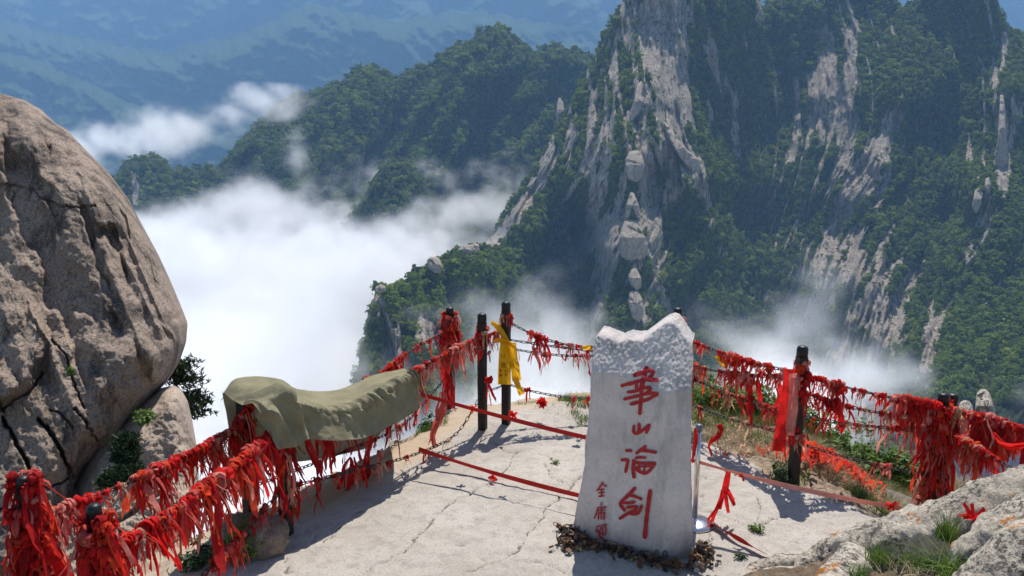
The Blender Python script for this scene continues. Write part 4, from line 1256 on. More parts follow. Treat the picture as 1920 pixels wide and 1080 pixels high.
RNAME = ["bright red", "dark red", "orange red", "faded red", "pinkish", "bleached tan"]
YELLOW = fabric("golden_yellow_cloth", (0.78, 0.42, 0.015), 0.15, 0.45)

# ================================================================== FENCE
POST = {}
def xy(px, py, z): return G(px, py, z)[:2]
POSTS = [("A", xy(175, 945, 1.25), -0.08, 1.25, "post wrapped in red cloth nearest in the inner row"), ("B", xy(538, 1000, 0.0), -0.05, 1.10, "dark post holding up the inner side of the khaki cloth"),
         ("C", xy(905, 805, 0.0), -0.04, 1.27, "dark post left of the yellow sash"), ("D", xy(949, 795, 0.0), -0.04, 1.36, "tall dark post behind the yellow sash"),
         ("E", xy(843, 576, 1.05), -0.45, 1.05, "post with a red bundled top at the outer row's far end"), ("F", xy(468, 968, -0.05), -0.4, 1.04, "dark post under the outer edge of the khaki cloth"),
         ("G", xy(42, 893, 1.2), -0.3, 1.2, "post buried in red cloth nearest in the outer row"), ("H", xy(1271, 577, 1.25), -0.1, 1.25, "post whose black cap shows behind the stele's peak"),
         ("I", xy(1487, 905, 0.0), -0.04, 1.28, "post with a broad two tone red sash on its side"), ("J", xy(1770, 737, .83), -0.5, .83, "ribbon smothered post beside the pale rock ridge"),
         ("K", xy(1787, 742, .78), -0.5, .80, "second black capped post just behind the smothered one"), ("N", D(2030, 838, 6.3)[:2], -0.6, .75, "fence post beyond the pale rock ridge"), ("O", D(2030, 960, 5.5)[:2], -0.4, .6, "fence post hard against the pale rock ridge")]
for key, p, z0, z1, lab in POSTS:
    POST[key] = (np.array(p), z0, z1)
    root = empty("fence_post", (p[0], p[1], z0))
    tag(root, lab, "post", "posts of the chain fence")
    w = 0.064 if key in 'AG' else 0.085
    ang = 0.2 if key in "IJ" else -0.35
    b = Build()
    vb, fb_ = box((0, 0, 0), (1, 1, 1))
    rot = np.array([[math.cos(ang), -math.sin(ang), 0], [math.sin(ang), math.cos(ang), 0], [0, 0, 1]])
    zs = np.linspace(z0 - 0.1, z1 - 0.10, 9)
    prof = np.array([[-.5, -.38], [-.38, -.5], [.38, -.5], [.5, -.38], [.5, .38], [.38, .5], [-.38, .5], [-.5, .38]]) * w
    V = np.concatenate([np.column_stack([prof @ rot[:2, :2].T + 0.004 * fbm(z * 3, 2.2, len(key)), np.full(8, z)]) for z in zs]) + np.array([p[0], p[1], 0])
    b.add(V, [grid_faces(len(zs), 8, wrap=True), np.array([[64, 65, 66, 67], [64, 67, 68, 71], [68, 69, 70, 71]])])
    child("shaft", b.mesh("shaft", DARKIRON, False), root)
    r = w * 0.52
    C = np.array([[p[0], p[1], z1 - .105], [p[0], p[1], z1 - .10], [p[0], p[1], z1 - .03], [p[0], p[1], z1 - .012], [p[0], p[1], z1]])
    V, Fs = sweep(C, [r * .8, r * 1.12, r * 1.12, r * .98, r * .55], 14)
    child("cap", mesh_np("cap", V, Fs, CAPIRON), root)

# one chain link, along +X
def link_mesh():
    a, rr, wr = 0.020, 0.0125, 0.0047
    P = []
    for k in range(10):
        t = 2 * math.pi * k / 10
        P.append((math.copysign(a, math.cos(t)) + rr * math.cos(t) if abs(math.cos(t)) > .1 else 0, rr * math.sin(t), 0))
    P = np.array(P)
    n = len(P)
    V = []
    T = np.roll(P, -1, 0) - np.roll(P, 1, 0)
    T /= np.linalg.norm(T, axis=1)[:, None]
    for k in range(n):
        nx_ = np.array([T[k][1], -T[k][0], 0])
        for q in range(4):
            t = math.pi / 2 * q + .78
            V.append(P[k] + wr * (math.cos(t) * nx_ + math.sin(t) * np.array([0, 0, 1])))
    f = []
    for k in range(n):
        for q in range(4):
            k2, q2 = (k + 1) % n, (q + 1) % 4
            f.append([k * 4 + q, k * 4 + q2, k2 * 4 + q2, k2 * 4 + q])
    return mesh_np("link", np.array(V), np.array(f)[:, ::-1], CHAINIRON)
LINK = link_mesh()

def spt(key, z): return np.array([*POST[key][0], z])
def span(a, za, b, zb, sag=0.1, extra=None, n=80):
    A, B = (spt(a, za) if isinstance(a, str) else np.array(a)), (spt(b, zb) if isinstance(b, str) else np.array(b))
    if extra is not None:
        ts = [0] + [e[0] for e in extra] + [1]
        zz = [A[2]] + [e[1] for e in extra] + [B[2]]
        t = np.linspace(0, 1, n)
        P = A + (B - A) * t[:, None]
        Cz = catmull(np.column_stack([ts, zz]), 200)
        P[:, 2] = np.interp(t, Cz[:, 0], Cz[:, 1])
        return P
    t = np.linspace(0, 1, n)
    P = A + (B - A) * t[:, None]
    P[:, 2] -= sag * 4 * t * (1 - t)
    return P
CHAINS = {
 "inner_low_left": (span("A", .95, "B", .90, .05), "upper chain of the inner row sloping up to the khaki cloth"),
 "inner_foot_left": (span("A", .38, "B", .40, .06), "low chain above the green shrub by the khaki cloth"),
 "outer_left": (span("G", .93, "F", .76, .05), "upper chain of the outer row against the boulder"),
 "inner_cloth": (span("B", .90, "C", 1.03, 0, [(.2, .82), (.5, .84), (.62, .93)]), "upper chain running under the khaki cloth to the sash"),
 "outer_cloth": (span("F", .76, "E", .78, 0, [(.3, .66), (.6, .66), (.75, .74)]), "outer chain behind the khaki cloth"),
 "inner_foot": (span("B", .38, "C", .43, 0, [(.3, .24), (.55, .12), (.8, .09), (.93, .26)]), "low slack chain below the khaki cloth"),
 "outer_foot": (span("F", .2, "E", .25, 0, [(.4, .02), (.7, -.05)]), "low outer chain along the cliff edge"),
 "corner_top": (span("C", 1.03, "D", 1.08, .02, n=20), "short upper chain at the yellow sash"),
 "corner_foot": (span("C", .43, "D", .46, .02, n=20), "short low chain at the yellow sash"),
 "far_top": (span("D", 1.16, "H", 1.12, .30), "top chain between the yellow sash and the stele"),
 "far_mid": (span("D", .86, "H", .86, .12), "middle chain between the yellow sash and the stele"),
 "far_mid_b": (span("D", .95, "H", .70, .03), "straight middle chain between the yellow sash and the stele"),
 "far_foot": (span("D", .46, "H", .40, .17), "low chain between the yellow sash and the stele"),
 "bank_top": (span("H", .96, "I", 1.03, .05), "top chain above the grass bank beside the stele"),
 "bank_second": (span("H", .66, "I", 1.0, .06), "second chain above the grass bank beside the stele"),
 "bank_third": (span("H", .56, "I", .64, .05), "slanting chain above the grass bank beside the stele"),
 "bank_foot": (span("H", .24, "I", .46, .05), "low chain over the dry grass beside the stele"),
 "right_top": (span("I", 1.02, "J", .71, .03), "top chain from the sashed post to the smothered post"),
 "right_second": (span("I", .86, "J", .58, .05), "second chain from the sashed post to the smothered post"),
 "right_third": (span("I", .64, "J", .48, .03), "third chain from the sashed post to the smothered post"),
 "right_foot": (span("I", .39, "J", .04, .03), "low chain over the dry brush to the smothered post"),
 "end_top": (span("J", .70, "N", .60, .03), "top chain beyond the smothered post"),
 "end_inner": (span("J", .52, "O", .40, .02), "inner chain from the smothered post down to the rock ridge"),
}
for nm, (P, lab) in CHAINS.items():
    root = empty("chain", P[0])
    tag(root, lab, "chain", "chains of the fence")
    seg = np.concatenate([[0], np.cumsum(np.linalg.norm(np.diff(P, axis=0), axis=1))])
    n = int(seg[-1] / 0.055)
    s_ = (np.arange(n) + .5) * seg[-1] / n
    C = np.stack([np.interp(s_, seg, P[:, k]) for k in range(3)], 1)
    T = np.gradient(C, axis=0)
    for k in range(n):
        o = bpy.data.objects.new("link", LINK)
        COL.objects.link(o)
        o.parent = root
        q = Vector(T[k]).to_track_quat('X', 'Z')
        q = q @ Matrix.Rotation((math.pi / 2 if k % 2 else 0.0) + random.uniform(-.3, .3) + 0.5, 4, 'X').to_quaternion()
        o.rotation_mode = 'QUATERNION'
        o.rotation_quaternion = q
        o.location = Vector(C[k] - P[0])

# ================================================================== RIBBONS
ICO1 = ico(1)
def tail(b, r, L, w, x0, spread):
    n = max(4, int(L / 0.045))
    p = np.array([x0, r.normal() * .012, 0.0])
    ang = r.uniform(-.6, .6)
    v = np.array([r.normal() * spread, r.normal() * spread * .8, -1.0])
    rows = []
    for k in range(n + 1):
        f = k / n
        ww = w * (0.35 + 0.65 * min(1, f * 4)) * (1 - 0.55 * max(0, (f - .75) / .25) ** 2 * r.uniform(.3, 1.6))
        side = np.array([math.cos(ang), math.sin(ang), r.normal() * .12])
        fold = np.array([-math.sin(ang), math.cos(ang), 0]) * w * .22 * r.normal()
        rows += [p - side * ww / 2, p + fold, p + side * ww / 2]
        v = v * .86 + np.array([r.normal() * .22, r.normal() * .18, -.24 - .1 * f])
        v /= np.linalg.norm(v)
        p = p + v * L / n
        ang += r.normal() * .28
    V = np.array(rows)
    jag = r.normal(size=3) * w * .5
    V[-3:, 2] += jag
    b.add(V, grid_faces(n + 1, 3))
def ribbon_mesh(seed, kind):
    r = np.random.default_rng(seed)
    b = Build()
    if kind != 'long':
        V, T = ICO1
        s = np.array([r.uniform(.018, .032), r.uniform(.018, .026), r.uniform(.018, .03)])
        b.add(V * (1 + .35 * r.normal(size=(len(V), 1)).clip(-1, 1)) * s, T)
        # wrap round the chain
        a0 = r.uniform(0, 6.28)
        th = a0 + np.linspace(0, 4.6, 9)
        xx = r.uniform(-.03, .03) + np.linspace(-.012, .012, 9)
        V = np.concatenate([np.stack([[x - .014, .022 * math.sin(t), .022 * math.cos(t)], [x + .014, .024 * math.sin(t), .024 * math.cos(t)]]) for x, t in zip(xx, th)])
        b.add(V, grid_faces(9, 2))
        for w_ in range(2):                                # loops standing off the knot
            th = np.linspace(0, 5.2, 8) + r.uniform(0, 6)
            cx_, rad_ = r.uniform(-.04, .04), r.uniform(.018, .036)
            V = np.concatenate([np.stack([[cx_ - .008, rad_ * math.sin(t) * .9, rad_ * math.cos(t)], [cx_ + .010, rad_ * math.sin(t + .15), rad_ * math.cos(t + .1)]]) for t in th])
            V += r.normal(size=V.shape) * .003
            b.add(V, grid_faces(8, 2))
    if kind == 'short':
        for k in range(r.integers(3, 6)): tail(b, r, r.uniform(.04, .17), r.uniform(.010, .026), r.uniform(-.035, .035), .8)
    elif kind == 'mid':
        for k in range(r.integers(3, 6)): tail(b, r, r.uniform(.08, .29), r.uniform(.009, .027), r.uniform(-.045, .045), .5)
    elif kind == 'wide':
        tail(b, r, r.uniform(.28, .42), r.uniform(.045, .065), 0, .15)
        tail(b, r, r.uniform(.1, .28), r.uniform(.015, .03), .01, .35)
        tail(b, r, r.uniform(.1, .2), r.uniform(.012, .02), -.02, .5)
    elif kind == 'long':
        for k in range(3): tail(b, r, r.uniform(.4, .6), r.uniform(.016, .04), r.uniform(-.02, .02), .18)
    elif kind == 'fray':
        for k in range(6): tail(b, r, r.uniform(.12, .3), r.uniform(.006, .013), r.uniform(-.04, .04), .45)
    return b
KINDS = {'short': 8, 'mid': 12, 'wide': 5, 'long': 5, 'fray': 6}
RB = {k: [ribbon_mesh(1000 + 37 * i + hash_, k) for i in range(n)] for (k, n), hash_ in zip(KINDS.items(), (0, 11, 23, 31, 47))}
RMESH = {}
def rmesh(kind, i, col):
    key = (kind, i, col)
    if key not in RMESH:
        RMESH[key] = RB[kind][i].mesh("ribbon", REDS[col])
    return RMESH[key]
PLACES = []       # (score, kind, proto, colour, position, yaw, scale, where)
rr = np.random.default_rng(99)
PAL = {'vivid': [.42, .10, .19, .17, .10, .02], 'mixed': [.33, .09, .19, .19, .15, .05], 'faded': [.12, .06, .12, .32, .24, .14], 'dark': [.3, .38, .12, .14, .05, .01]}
def place(p, yaw, kind, col, scale, where):
    px, py = proj(p)
    if not (-60 < px < 1980 and -60 < py < 1130): return
    d = np.linalg.norm(np.array(p) - EYE)
    PLACES.append((scale * {'short': .5, 'mid': 1, 'wide': 1.4, 'long': 1.8, 'fray': 1}[kind] / d, kind, int(rr.integers(len(RB[kind]))), col, np.array(p, float), yaw, scale, where))
def string(chain, t0, t1, per_m, pal, kinds, where, smin=.7, smax=1.25):
    P = CHAINS[chain][0]
    seg = np.concatenate([[0], np.cumsum(np.linalg.norm(np.diff(P, axis=0), axis=1))])
    L = seg[-1]
    n = int(per_m * L * (t1 - t0))
    s_ = np.sort(rr.uniform(t0 * L, t1 * L, n))
    cl_ = fbm(s_ * 2.4, len(chain) * 1.7, t0 * 3, 2)
    s_ = s_[rr.random(len(s_)) < np.clip(.72 + 1.1 * cl_, .25, 1)]
    T = P[-1] - P[0]
    yaw0 = math.atan2(T[1], T[0])
    for s in s_:
        p = np.array([np.interp(s, seg, P[:, k]) for k in range(3)])
        kd = rr.choice(list(kinds), p=np.array(list(kinds.values())) / sum(kinds.values()))
        col = int(rr.choice(6, p=PAL[pal]))
        place(p + rr.normal(size=3) * np.array([.006, .006, .006]), yaw0 + rr.normal() * .35 + (math.pi if rr.random() < .5 else 0), kd, col, rr.uniform(smin, smax) * float(np.clip(1 + .5 * fbm(s * 3.1, 4.4, 1.0, 2), .65, 1.35)), where)
DENSE = {'short': .35, 'mid': .42, 'wide': .08, 'fray': .15}
SPARSE = {'short': .55, 'mid': .25, 'wide': .06, 'fray': .14}
string("inner_low_left", 0, 1, 83, 'vivid', {'short': .25, 'mid': .5, 'wide': .1, 'fray': .15}, "the crowded inner chain left of the khaki cloth", .9, 1.45)
string("outer_left", 0, 1, 62, 'mixed', DENSE, "the outer chain in front of the boulder", .8, 1.3)
string("inner_foot_left", .25, 1, 16, 'mixed', SPARSE, "the low chain above the green shrub", .8, 1.2)
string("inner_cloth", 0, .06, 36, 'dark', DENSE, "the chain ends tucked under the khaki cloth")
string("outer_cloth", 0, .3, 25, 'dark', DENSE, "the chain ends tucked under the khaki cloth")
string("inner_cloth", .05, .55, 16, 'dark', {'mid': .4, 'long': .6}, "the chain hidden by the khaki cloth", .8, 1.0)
string("inner_cloth", .58, 1, 72, 'mixed', DENSE, "the upper chain from the khaki cloth to the sash", .75, 1.2)
string("outer_cloth", .6, 1, 40, 'mixed', {'short': .7, 'mid': .25, 'fray': .05}, "the outer chain leading to the bundled post", .6, 1.0)
string("inner_foot", .02, .34, 26, 'mixed', {'short': .45, 'mid': .45, 'fray': .1}, "the low slack chain under the khaki cloth", .7, 1.1)
string("inner_foot", .34, .75, 9, 'faded', {'short': .6, 'mid': .4}, "the low slack chain near the belts", .6, 1)
string("outer_foot", .3, .9, 9, 'faded', SPARSE, "the low outer chain at the cliff edge", .6, 1)
string("corner_top", 0, 1, 40, 'mixed', {'short': .5, 'mid': .5}, "the short chain behind the yellow sash", .7, 1.1)
string("far_top", .02, .30, 22, 'vivid', {'short': .6, 'mid': .4}, "the top chain right of the yellow sash", .7, 1.1)
string("far_top", .25, .5, 22, 'mixed', {'short': .5, 'mid': .3, 'fray': .2}, "the top chain near the stele", .6, 1.)
string("far_mid", .03, .5, 18, 'faded', {'short': .55, 'mid': .35, 'fray': .1}, "the middle chain right of the yellow sash", .6, .95)
string("far_mid_b", .1, .5, 5, 'faded', {'short': .6, 'mid': .4}, "the straight chain right of the yellow sash", .6, .95)
string("far_foot", .08, .5, 5, 'mixed', {'short': 1.0}, "the low chain right of the yellow sash", .7, 1.1)
string("bank_top", .05, .95, 50, 'mixed', {'short': .7, 'mid': .3}, "the top chain above the grass bank", .6, 1.0)
string("bank_second", .03, .97, 33, 'mixed', {'short': .45, 'mid': .4, 'wide': .05, 'fray': .1}, "the second chain above the grass bank", .65, 1.05)
string("bank_third", .03, .95, 21, 'faded', {'short': .4, 'mid': .4, 'fray': .2}, "the slanting chain above the grass bank", .6, 1.0)
string("bank_foot", .1, .9, 6, 'faded', {'short': .7, 'mid': .3}, "the low chain above the dry grass", .6, 1)
string("right_top", .03, .62, 64, 'mixed', {'short': .55, 'mid': .35, 'fray': .1}, "the top chain right of the sashed post", .65, 1.1)
string("right_top", .6, 1, 72, 'mixed', DENSE, "the smothered stretch left of the smothered post", .7, 1.2)
string("right_second", .03, .6, 36, 'mixed', {'short': .45, 'mid': .4, 'fray': .15}, "the second chain right of the sashed post", .6, 1.05)
string("right_second", .6, 1, 52, 'faded', DENSE, "the smothered stretch left of the smothered post", .75, 1.3)
string("right_third", .05, .6, 16, 'faded', {'short': .4, 'mid': .4, 'fray': .2}, "the third chain right of the sashed post", .6, 1.0)
string("right_third", .6, 1, 26, 'faded', DENSE, "the smothered stretch left of the smothered post", .7, 1.2)
string("right_foot", .05, .9, 5, 'faded', {'short': .6, 'mid': .4}, "the low chain over the dry brush", .6, 1.0)
string("end_top", .0, 1, 210, 'mixed', {'short': .2, 'mid': .45, 'wide': .25, 'fray': .1}, "the heaped end of the fence by the rock ridge", 1.0, 1.6)
string("end_inner", .0, .45, 130, 'mixed', DENSE, "the inner chain dropping to the rock ridge", .7, 1.2)
string("end_inner", .45, .9, 40, 'mixed', SPARSE, "the inner chain dropping to the rock ridge", .7, 1.2)
string("outer_cloth", .5, .85, 26, 'mixed', {'mid': .7, 'long': .3}, "the outer chain leading to the bundled post", .8, 1.1)
string("inner_cloth", .55, .8, 22, 'mixed', {'mid': .6, 'long': .4}, "the upper chain from the khaki cloth to the sash", .8, 1.1)
def bunch(key, zlo, zhi, n, pal, kinds, where, rad=.07, smin=.7, smax=1.2):
    p, z0, z1 = POST[key]
    for k in range(n):
        a = rr.uniform(0, 6.28)
        z = rr.uniform(zlo, zhi)
        r = rad * rr.uniform(.8, 1.15) * (1 + .8 * (zhi - z) / max(zhi - zlo, .05) * .5)
        kd = rr.choice(list(kinds), p=np.array(list(kinds.values())) / sum(kinds.values()))
        place((p[0] + r * math.cos(a), p[1] + r * math.sin(a), z), a + math.pi / 2, kd, int(rr.choice(6, p=PAL[pal])), rr.uniform(smin, smax), where)
bunch("A", .76, 1.19, 70, 'vivid', {'short': .25, 'mid': .4, 'long': .3, 'wide': .05}, "the wrapped post nearest in the inner row", .065, .8, 1.2)
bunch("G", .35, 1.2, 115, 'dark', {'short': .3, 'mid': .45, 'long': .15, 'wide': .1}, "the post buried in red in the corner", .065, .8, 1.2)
bunch("C", .85, 1.14, 22, 'mixed', {'short': .7, 'mid': .3}, "the post left of the yellow sash", .055, .7, 1.1)
bunch("D", 1.08, 1.22, 9, 'mixed', {'short': 1.}, "the tall post behind the yellow sash", .055, .7, 1.)
bunch("E", .62, .98, 48, 'vivid', {'short': .6, 'mid': .4}, "the bundled post at the far end of the outer row", .075, .8, 1.3)
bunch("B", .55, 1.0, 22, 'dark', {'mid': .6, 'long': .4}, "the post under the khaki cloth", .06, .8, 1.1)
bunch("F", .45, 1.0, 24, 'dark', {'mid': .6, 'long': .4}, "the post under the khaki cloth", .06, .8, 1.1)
bunch("H", 1.0, 1.17, 12, 'mixed', {'short': .8, 'mid': .2}, "the capped post behind the stele's peak", .055, .8, 1.1)
bunch("I", .86, 1.15, 22, 'vivid', {'short': .6, 'mid': .3, 'long': .1}, "the sashed post", .055, .7, 1.1)
bunch("I", .38, .55, 7, 'faded', {'short': 1.}, "the sashed post", .055, .7, 1.1)
bunch("J", .35, .74, 70, 'mixed', {'short': .2, 'mid': .5, 'long': .15, 'fray': .15}, "the smothered post by the rock ridge", .085, .9, 1.4)
bunch("J", -.2, .2, 22, 'faded', {'mid': .5, 'fray': .5}, "the smothered post by the rock ridge", .07, .8, 1.2)
# singled-out long ribbons
for (px, py, Y, kd, col, sc, where) in [(686, 852, 6.9, 'long', 1, 1.0, "the low slack chain under the khaki cloth"), (655, 858, 6.7, 'long', 0, 1.0, "the low slack chain under the khaki cloth"), (712, 850, 7.0, 'wide', 4, 1.0, "the low slack chain under the khaki cloth"), (828, 735, 7.5, 'long', 3, 1.0, "the upper chain from the khaki cloth to the sash"),
                                        (830, 690, 7.6, 'long', 1, .9, "the upper chain from the khaki cloth to the sash"), (918, 712, 8.0, 'mid', 0, 1.3, "the post left of the yellow sash"), (1003, 655, 8.2, 'wide', 3, .9, "the middle chain right of the yellow sash"), (1102, 655, 8.25, 'wide', 0, .9, "the top chain near the stele"),
                                        (1575, 732, 6.75, 'wide', 0, 1.25, "the top chain right of the sashed post"), (1425, 702, 7.2, 'wide', 0, 1.0, "the second chain above the grass bank"), (1410, 745, 7.2, 'wide', 1, .9, "the slanting chain above the grass bank"), (1300, 690, 8.1, 'long', 0, .8, "the second chain above the grass bank"), (1350, 800, 7.7, 'mid', 0, 1.0, "the low chain above the dry grass")]:
    for q in range(2 if kd == 'long' else 1):
        place(D(px + q * 5, py, Y), rr.uniform(-.4, .4), kd, col, sc, where)
PLACES.sort(key=lambda a: -a[0])
top = PLACES[:300]
SHAPE = {'short': "short knotted", 'mid': "knotted", 'wide': "broad hanging", 'long': "long trailing", 'fray': "frayed"}
fam, others = {}, {(k, c, w_) for (_, k, _, c, _, _, _, w_) in PLACES[300:]}
for q, (_, k, _, c, p, _, _, w_) in enumerate(top):
    fam.setdefault((k, c, w_), []).append((proj(p)[0], q))
ORD = {}
for key, mem in fam.items():
    mem.sort()
    n = len(mem)
    if 1 < n <= 6 and key not in others:
        words_ = {2: ["left one of two:", "right one of two:"], 3: ["leftmost", "middle", "rightmost"]}.get(n, ["leftmost", "second", "third", "fourth", "fifth", "sixth"][:n - 1] + ["rightmost"])
        for w_, (_, q) in zip(words_, mem):
            ORD[q] = w_.replace("second", "second from left").replace("third", "third from left").replace("fourth", "fourth from left").replace("fifth", "fifth from left").replace("left one of two:", "leftmost").replace("right one of two:", "rightmost")
for q, (sc_, kind, i, col, p, yaw, s, where) in enumerate(top):
    o = bpy.data.objects.new("ribbon", rmesh(kind, i, col))
    COL.objects.link(o)
    o.location = p
    o.rotation_euler = (rr.normal() * .12, rr.normal() * .12, yaw)
    o.scale = (s, s, s)
    lab = f"{SHAPE[kind]} {RNAME[col]} ribbon on {where}"
    if q in ORD: lab = ORD[q] + " " + lab
    lab = " ".join(lab.split()[:16])
    tag(o, lab, "ribbon", f"{SHAPE[kind]} {RNAME[col]} ribbons on {where}")
rest = [Build() for _ in REDS]
for (sc_, kind, i, col, p, yaw, s, where) in PLACES[300:]:
    src = RB[kind][i]
    V = np.concatenate(src.V) * s
    c_, s_ = math.cos(yaw), math.sin(yaw)
    V = V @ np.array([[c_, s_, 0], [-s_, c_, 0], [0, 0, 1]]) + p
    Fs = []
    if src.Q: Fs.append(np.concatenate(src.Q))
    if src.T: Fs.append(np.concatenate(src.T))
    rest[col].add(V, Fs)
tot = Build()
midx = []
for ci, b in enumerate(rest):
    if b.n:
        for V in [np.concatenate(b.V)]:
            q = len(np.concatenate(b.Q)) if b.Q else 0
            tt = len(np.concatenate(b.T)) if b.T else 0
            tot.add(V, ([np.concatenate(b.Q)] if b.Q else []) + ([np.concatenate(b.T)] if b.T else []))
            midx.append((ci, q, tt))
me = tot.mesh("ribbon_tangle", None)
for m_ in REDS: me.materials.append(m_)
mi = np.concatenate([np.full(q, c) for c, q, t in midx] + [np.full(t, c) for c, q, t in midx]).astype(np.int32)
me.polygons.foreach_set("material_index", mi)
tag(link("ribbon_tangle", me), kind='stuff')
print("ribbons", len(PLACES))

# ================================================================== KHAKI CLOTH
def on_plane(px, py, A, B, off=0.0):
    """ray against the upright plane through two posts, moved `off` towards the viewer"""
    A, B = np.asarray(A, float), np.asarray(B, float)
    t_ = (B - A) / np.linalg.norm(B - A)
    n = np.array([t_[1], -t_[0]])
    if n[1] > 0: n = -n
    d = rays(px, py)
    o = A + n * off
    t = ((o - EYE[:2]) @ n) / (d[:2] @ n)
    return EYE + d * t
IB, IC, OF, OE = POST["B"][0], POST["C"][0], POST["F"][0], POST["E"][0]
ST = [((436, 852), (418, 738), (470, 768), (513, 843)), ((480, 866), (444, 712), (522, 738), (545, 838)), ((530, 868), (518, 712), (560, 750), (576, 822)), ((590, 862), (558, 731), (610, 768), (622, 827)),
      ((650, 850), (628, 733), (672, 760), (682, 821)), ((695, 836), (700, 705), (726, 727), (735, 798)), ((722, 802), (742, 696), (766, 707), (773, 774)), ((733, 796), (757, 693), (778, 698), (788, 765))]
rows = []
for k, (oh, orr, ir, fh) in enumerate(ST):
    a = on_plane(*oh, OF, OE, -.10)
    b = on_plane(*orr, OF, OE, 0.0)
    c = on_plane(*ir, IB, IC, 0.03)
    d = on_plane(*fh, IB, IC, .16 if k in (3, 4, 5) else .11)
    am = (a + b) / 2 + (b - a) * .1 + np.array([-.02, .05, .02])
    top1 = b * .67 + c * .33 + np.array([0, 0, -.005])
    top2 = b * .33 + c * .67 + np.array([0, 0, -.005])
    c2 = c * .84 + d * .16 + np.array([.004, -.022, .004])
    dm = c * .45 + d * .55 + np.array([.003, -.008, 0])
    rows.append([a, am, b, top1, top2, c, c2, dm, d])
Rw = np.array(rows)                                    # stations x across x 3
NS, NX = 230, 150
tmp = np.stack([catmull(Rw[:, j], NS) for j in range(Rw.shape[1])], 1)
CL = np.stack([catmull(tmp[i], NX) for i in range(NS)], 0)
du = np.gradient(CL, axis=0); dv = np.gradient(CL, axis=1)
nn = np.cross(du, dv)
nn /= np.linalg.norm(nn, axis=2)[..., None] + 1e-9
if nn[:, NX * 3 // 4:, 1].mean() > 0: nn = -nn
si = np.linspace(0, 1, NS)[:, None]; ti = np.linspace(0, 1, NX)[None]
front = smooth(.5, .62, ti)
def crease(a, b, sd, p=2.5):
    return np.clip(1 - 2 * np.abs(pn(a, b, sd)), 0, 1) ** p
wob = .7 * fbm(si * 5, ti * 5, 0, 2)
w = 0.006 * fbm(si * 7, ti * 4, 1.2, 2)
w = w + 0.042 * crease(si * 20 - ti * 5.0 + wob, ti * 1.2, 3.2, 1.6) * np.exp(-((ti - .70) / .14) ** 2) * (0.2 + 1.0 * smooth(.3, .55, si))
w = w + 0.022 * crease(si * 40 - ti * 7 + wob, ti * 2.0, 5.2, 1.6) * np.exp(-((ti - .66) / .10) ** 2) * smooth(.2, .5, si)
w = w + 0.066 * crease(si * 9 - ti * 3.6 + wob * .4, ti * 0.5, 9.1, 1.4) * smooth(.42, .1, si) * smooth(.35, .7, ti)
w = w + 0.022 * crease(si * 6 + ti * 2.0, ti * 1.6 - si * 3, 2.1, 2) * front
sag = np.exp(-(((si - .62 - (ti - .8) * .35) / .05) ** 2)) * smooth(.66, .84, ti)
w = w - 0.025 * sag
fold = (si - .21 - .10 * (ti - .55))
w = w + 0.035 * np.exp(-(fold / .035) ** 2) * front - 0.05 * np.exp(-((fold - .07) / .05) ** 2) * front
w = w + 0.003 * (ridged(si * 3.5 + ti * 9, si * 6 - ti * 3, 5.5, 3) - .7)
CL = CL + nn * w[..., None]
kh = M("khaki_cotton_cloth", 0.92, 0.1)
kh.color(kh.ramp(kh.noise(5, 5, 0.6), [(0.3, (0.20, 0.18, 0.112)), (0.7, (0.30, 0.272, 0.172))]))
kh.translucent(0.2)
kh.bump(kh.noise(16, 6, 0.65, dist=0.6), 0.6, 0.02)
kh.bump(kh.noise(260, 2, 0.6), 0.25, 0.002)
tag(link("draped_cloth", mesh_np("draped_cloth", CL.reshape(-1, 3), grid_faces(NS, NX), kh.m)), "khaki green cloth draped over two chain rows between dark posts", "cloth")

# ================================================================== YELLOW SASH, RED SASHES
def strip(line, widths, Y, waves=.01, n=22, seed=0.0, across=5, angle=None):
    """a hanging band: centre line (px) at depth Y, widths in px"""
    L = np.array(line, float)
    C = catmull(L, n)
    W = np.interp(np.linspace(0, 1, n), np.linspace(0, 1, len(widths)), widths)
    T = np.gradient(C, axis=0); T /= np.linalg.norm(T, axis=1)[:, None] + 1e-9
    Nn = np.stack([-T[:, 1], T[:, 0]], 1)
    k = np.linspace(-.5, .5, across)
    PX = C[:, None, 0] + Nn[:, None, 0] * W[:, None] * k
    PY = C[:, None, 1] + Nn[:, None, 1] * W[:, None] * k
    s = np.linspace(0, 1, n)[:, None] * np.ones(across)
    Yv = (Y if np.isscalar(Y) else np.interp(np.linspace(0, 1, n), np.linspace(0, 1, len(Y)), Y)[:, None]) + waves * fbm(s * 4 + seed, k[None] * 2.2 + seed, seed, 3) + waves * 1.2 * np.sin(k[None] * 5 + s * 4 + seed)
    return D(PX, PY, Yv).reshape(-1, 3), grid_faces(n, across)
sash = empty("sash", (*POST["D"][0], .46))
tag(sash, "golden yellow sash with printed writing looped on the fence chain", "sash")
YD = POST["D"][0][1] - .11
for nm, line, w, yo, sd in (("panel", [(947, 640), (946.5, 665), (946, 690), (945.5, 721)], [17, 22, 24, 25], 0, 1.0), ("panel", [(960, 643), (963, 670), (966, 690), (969, 714)], [14, 15, 16, 17], .03, 4.0),
                            ("loop", [(921, 604), (931, 611), (940, 622), (948, 636), (953, 644)], [6, 10, 11, 10, 8], .02, 2.0), ("tail", [(966, 708), (971, 722), (975, 731), (979, 740)], [12, 10, 11, 12], .0, 3.0), ("knot", [(926, 640), (936, 638), (948, 641), (960, 645), (968, 648)], [7, 9, 9, 6, 4], -.03, 6.0)):
    v, f = strip(line, w, YD + yo, .012, 24, sd, 7)
    child(nm, mesh_np(nm, v, f, YELLOW), sash)
ink = M("dark_red_print", 0.8, 0.1).color((0.16, 0.015, 0.008)).m
